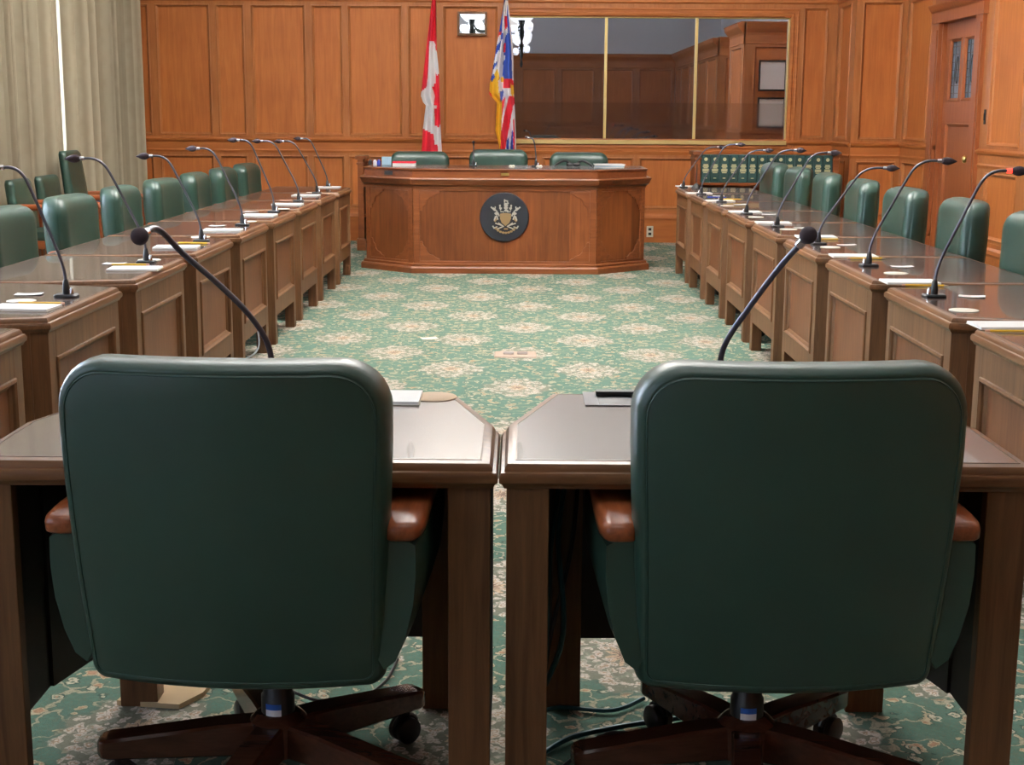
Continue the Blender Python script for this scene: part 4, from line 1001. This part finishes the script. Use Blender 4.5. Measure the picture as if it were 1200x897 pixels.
regs = [(BLU, [(500, -400), (640, -400), (640, 460), (540, 460), (500, 460)]),
        (WHI, [(560, 0), (548, 30), (520, 330), (500, 420), (540, 470), (548, 330), (566, 120), (572, 0)]),
        (BLU, [(560, 180), (575, 100), (590, 250), (602, 458), (545, 440), (550, 330)]),
        (RED, [(553, 95), (568, 90), (572, 150), (556, 180)]), (WHI, [(556, 180), (572, 152), (575, 190), (556, 215)]), (RED, [(548, 255), (560, 245), (560, 300), (546, 300)]),
        (WHI, [(540, 320), (558, 320), (556, 350), (538, 360)]), (BLU, [(532, 200), (548, 190), (545, 230), (530, 240)]),
        (WHI, [(575, 0), (600, 250), (612, 470), (600, 470), (592, 260), (568, 0)]),
        # left fold: blue and white waves
        (BLU, [(500, 100), (538, 100), (540, 200), (520, 330), (470, 480), (440, 480)]),
        (WHI, [(512, 225), (532, 190), (532, 240), (505, 268)]), (WHI, [(500, 320), (524, 290), (520, 350), (490, 375)]), (WHI, [(485, 410), (506, 380), (500, 430), (478, 455)]),
        (RED, [(515, 185), (536, 180), (534, 205), (512, 210)]),
        # lower part
        (GOL, [(440, 470), (490, 440), (512, 400), (530, 470), (520, 520), (545, 600), (530, 860), (528, 1010), (500, 1010), (480, 560)]),
        (BLU, [(470, 455), (490, 430), (500, 450), (478, 480)]),
        (BLU, [(525, 530), (560, 520), (560, 560), (530, 600)]), (WHI, [(518, 470), (548, 440), (552, 520), (520, 540)]), (GOL, [(530, 455), (548, 455), (548, 480), (532, 482)]),
        (RED, [(548, 470), (606, 470), (608, 520), (545, 515)]), (WHI, [(545, 515), (612, 520), (612, 560), (540, 600), (548, 540)]),
        (RED, [(582, 560), (618, 560), (605, 640), (560, 870), (550, 1010), (524, 1010), (535, 700), (552, 600)]),
        (RED, [(540, 590), (570, 545), (560, 620), (538, 720)]), (WHI, [(566, 530), (590, 525), (560, 640), (536, 760), (538, 690)]),
        (WHI, [(604, 620), (616, 600), (628, 1010), (552, 1010), (560, 860)]), (BLU, [(598, 760), (604, 760), (602, 1010), (586, 1010), (588, 860)]), (RED, [(604, 700), (612, 690), (614, 800), (612, 1010), (604, 1010)]),
        (BLU, [(566, 820), (580, 800), (578, 1010), (560, 1010)]), (GOL, [(590, 490), (610, 500), (606, 570), (590, 550)])]
flag('blue_white_red_and_gold_flag', 'blue, white, red and gold flag hanging folded beside the smoked window', 14.75, 562,
     [(550, TOPY), (552, 0), (536, 105), (510, 250), (480, 430), (468, 490), (465, 550), (510, 600), (500, 760), (522, 850), (526, 1000)],
     [(566, TOPY), (574, 0), (596, 200), (604, 320), (606, 520), (614, 640), (622, 860), (624, 1000)], FM, regs, TOPY, 1000, 2.2)

# ------------------------------------------------------------------ armchairs by the left wall
def armchair(x, y, hb_, label, blue=False):
    t = empty('armchair', (x, y, 0), R(-90)); tag(t, label, 'armchair', 'armchairs along the curtained window')
    b = MB(); pillow(b, .23, (hb_-.44)/2, .04, [(.02, -.03), (.002, -.02), (0, 0), (.002, .02), (.02, .035)], lambda x, z, y: (x*(1-.08*(z > 0)*z/.3), y-.22-.12*((z+.2)), (hb_+.44)/2+z), fill=4)
    b.build('backrest', M['leather'], t, smooth=60)
    s = MB(); pillow(s, .25, .24, .04, [(.02, -.04), (.002, -.03), (0, 0), (.002, .03), (.02, .04)], lambda x, z, y: (x, z+.03, .44+y), fill=4); s.build('seat', M['leather'], t, smooth=60)
    if blue: s = MB(); s.box(-.30, -.262, -.20, .24, .595, .632); s.build('painted_arm_reflection', M['armreflect'], t, bevel=.01)  # blue strips paint the window's reflection onto the wooden arms
    if blue: s = MB(); s.box(.262, .30, -.20, .24, .595, .632); s.build('painted_arm_reflection', M['armreflect'], t, bevel=.01)
    for sg in (-1, 1):
        f = MB(); f.tube(spline([(sg*.275, -.26, .66), (sg*.285, -.05, .665), (sg*.29, .15, .66), (sg*.285, .27, .63), (sg*.28, .30, .58)]), .024, 8); f.build('armrest', M['arm'], t, smooth=50)
        for yy, zz in ((.25, .62), (-.24, .64)): 
            l = MB(); l.box(sg*.28-.022, sg*.28+.022, yy-.022, yy+.022, 0, zz); l.build('leg', M['arm'], t, bevel=.005)
        r_ = MB(); r_.box(sg*.28-.012, sg*.28+.012, -.22, .23, .36, .42); r_.build('side_rail', M['arm'], t)
armchair(-3.52, 10.68, .86, 'low green armchair against the curtain, farthest left')
armchair(-3.52, 11.33, .86, 'low green armchair against the curtain, beside the high-backed one')
armchair(-3.52, 11.98, 1.04, 'high-backed green armchair with wooden arms and painted blue reflections below the bright window gap', True)

# ------------------------------------------------------------------ cables and bits under the desks
def cable(pts, r, mt, lab, name='cable'):
    mb = MB(); mb.tube(spline(pts, 6), r, 6); tag(mb.build(name, M[mt], smooth=60), lab, 'cable')
cable([(.12, 3.08, .62), (.09, 3.0, .45), (.10, 2.9, .25), (.04, 2.85, .10), (.03, 2.80, .012), (.12, 2.9, .012), (.25, 2.97, .010), (.40, 3.02, .010)], .006, 'teal', 'teal cable hanging under the right foreground desk')
cable([(.14, 3.1, .62), (.12, 3.0, .42), (.07, 2.92, .22), (.05, 2.8, .05), (.08, 2.74, .010), (.2, 2.92, .012), (.34, 2.90, .010), (.44, 3.0, .010)], .005, 'black', 'black cable looping to the floor under the right foreground desk')
cable([(.10, 3.1, .60), (.07, 2.95, .40), (.06, 2.86, .2), (.02, 2.92, .06), (.10, 3.06, .012), (.22, 3.05, .010), (.30, 3.12, .010)], .005, 'teal', 'second teal cable trailing behind under the right foreground desk')
cable([(-.60, 3.22, .01), (-.48, 3.1, .010), (-.38, 3.1, .010), (-.32, 3.2, .010), (-.30, 3.35, .01)], .004, 'black', 'thin black cable on the carpet under the left foreground chair')
cable([(-1.60, 7.85, .3), (-1.50, 7.82, .26), (-1.46, 7.8, .08), (-1.52, 7.75, .012), (-1.62, 7.8, .01)], .005, 'label', 'white cable loop hanging under a left row desk')
q = onz(196, 813, 0); mb = MB()
pg = [(-.10, -.07), (.05, -.09), (.09, -.02), (.10, .06), (-.02, .05), (-.06, .08), (-.04, .01), (-.09, -.01)]
mb.rings([[(x, y, .0) for x, y in pg], [(x, y, .012) for x, y in pg]]); tag(mb.build('cardboard_shim', M['cardboard'], loc=(q.x, q.y, 0)), 'torn piece of cardboard on the carpet under the left foreground desk', 'cardboard')
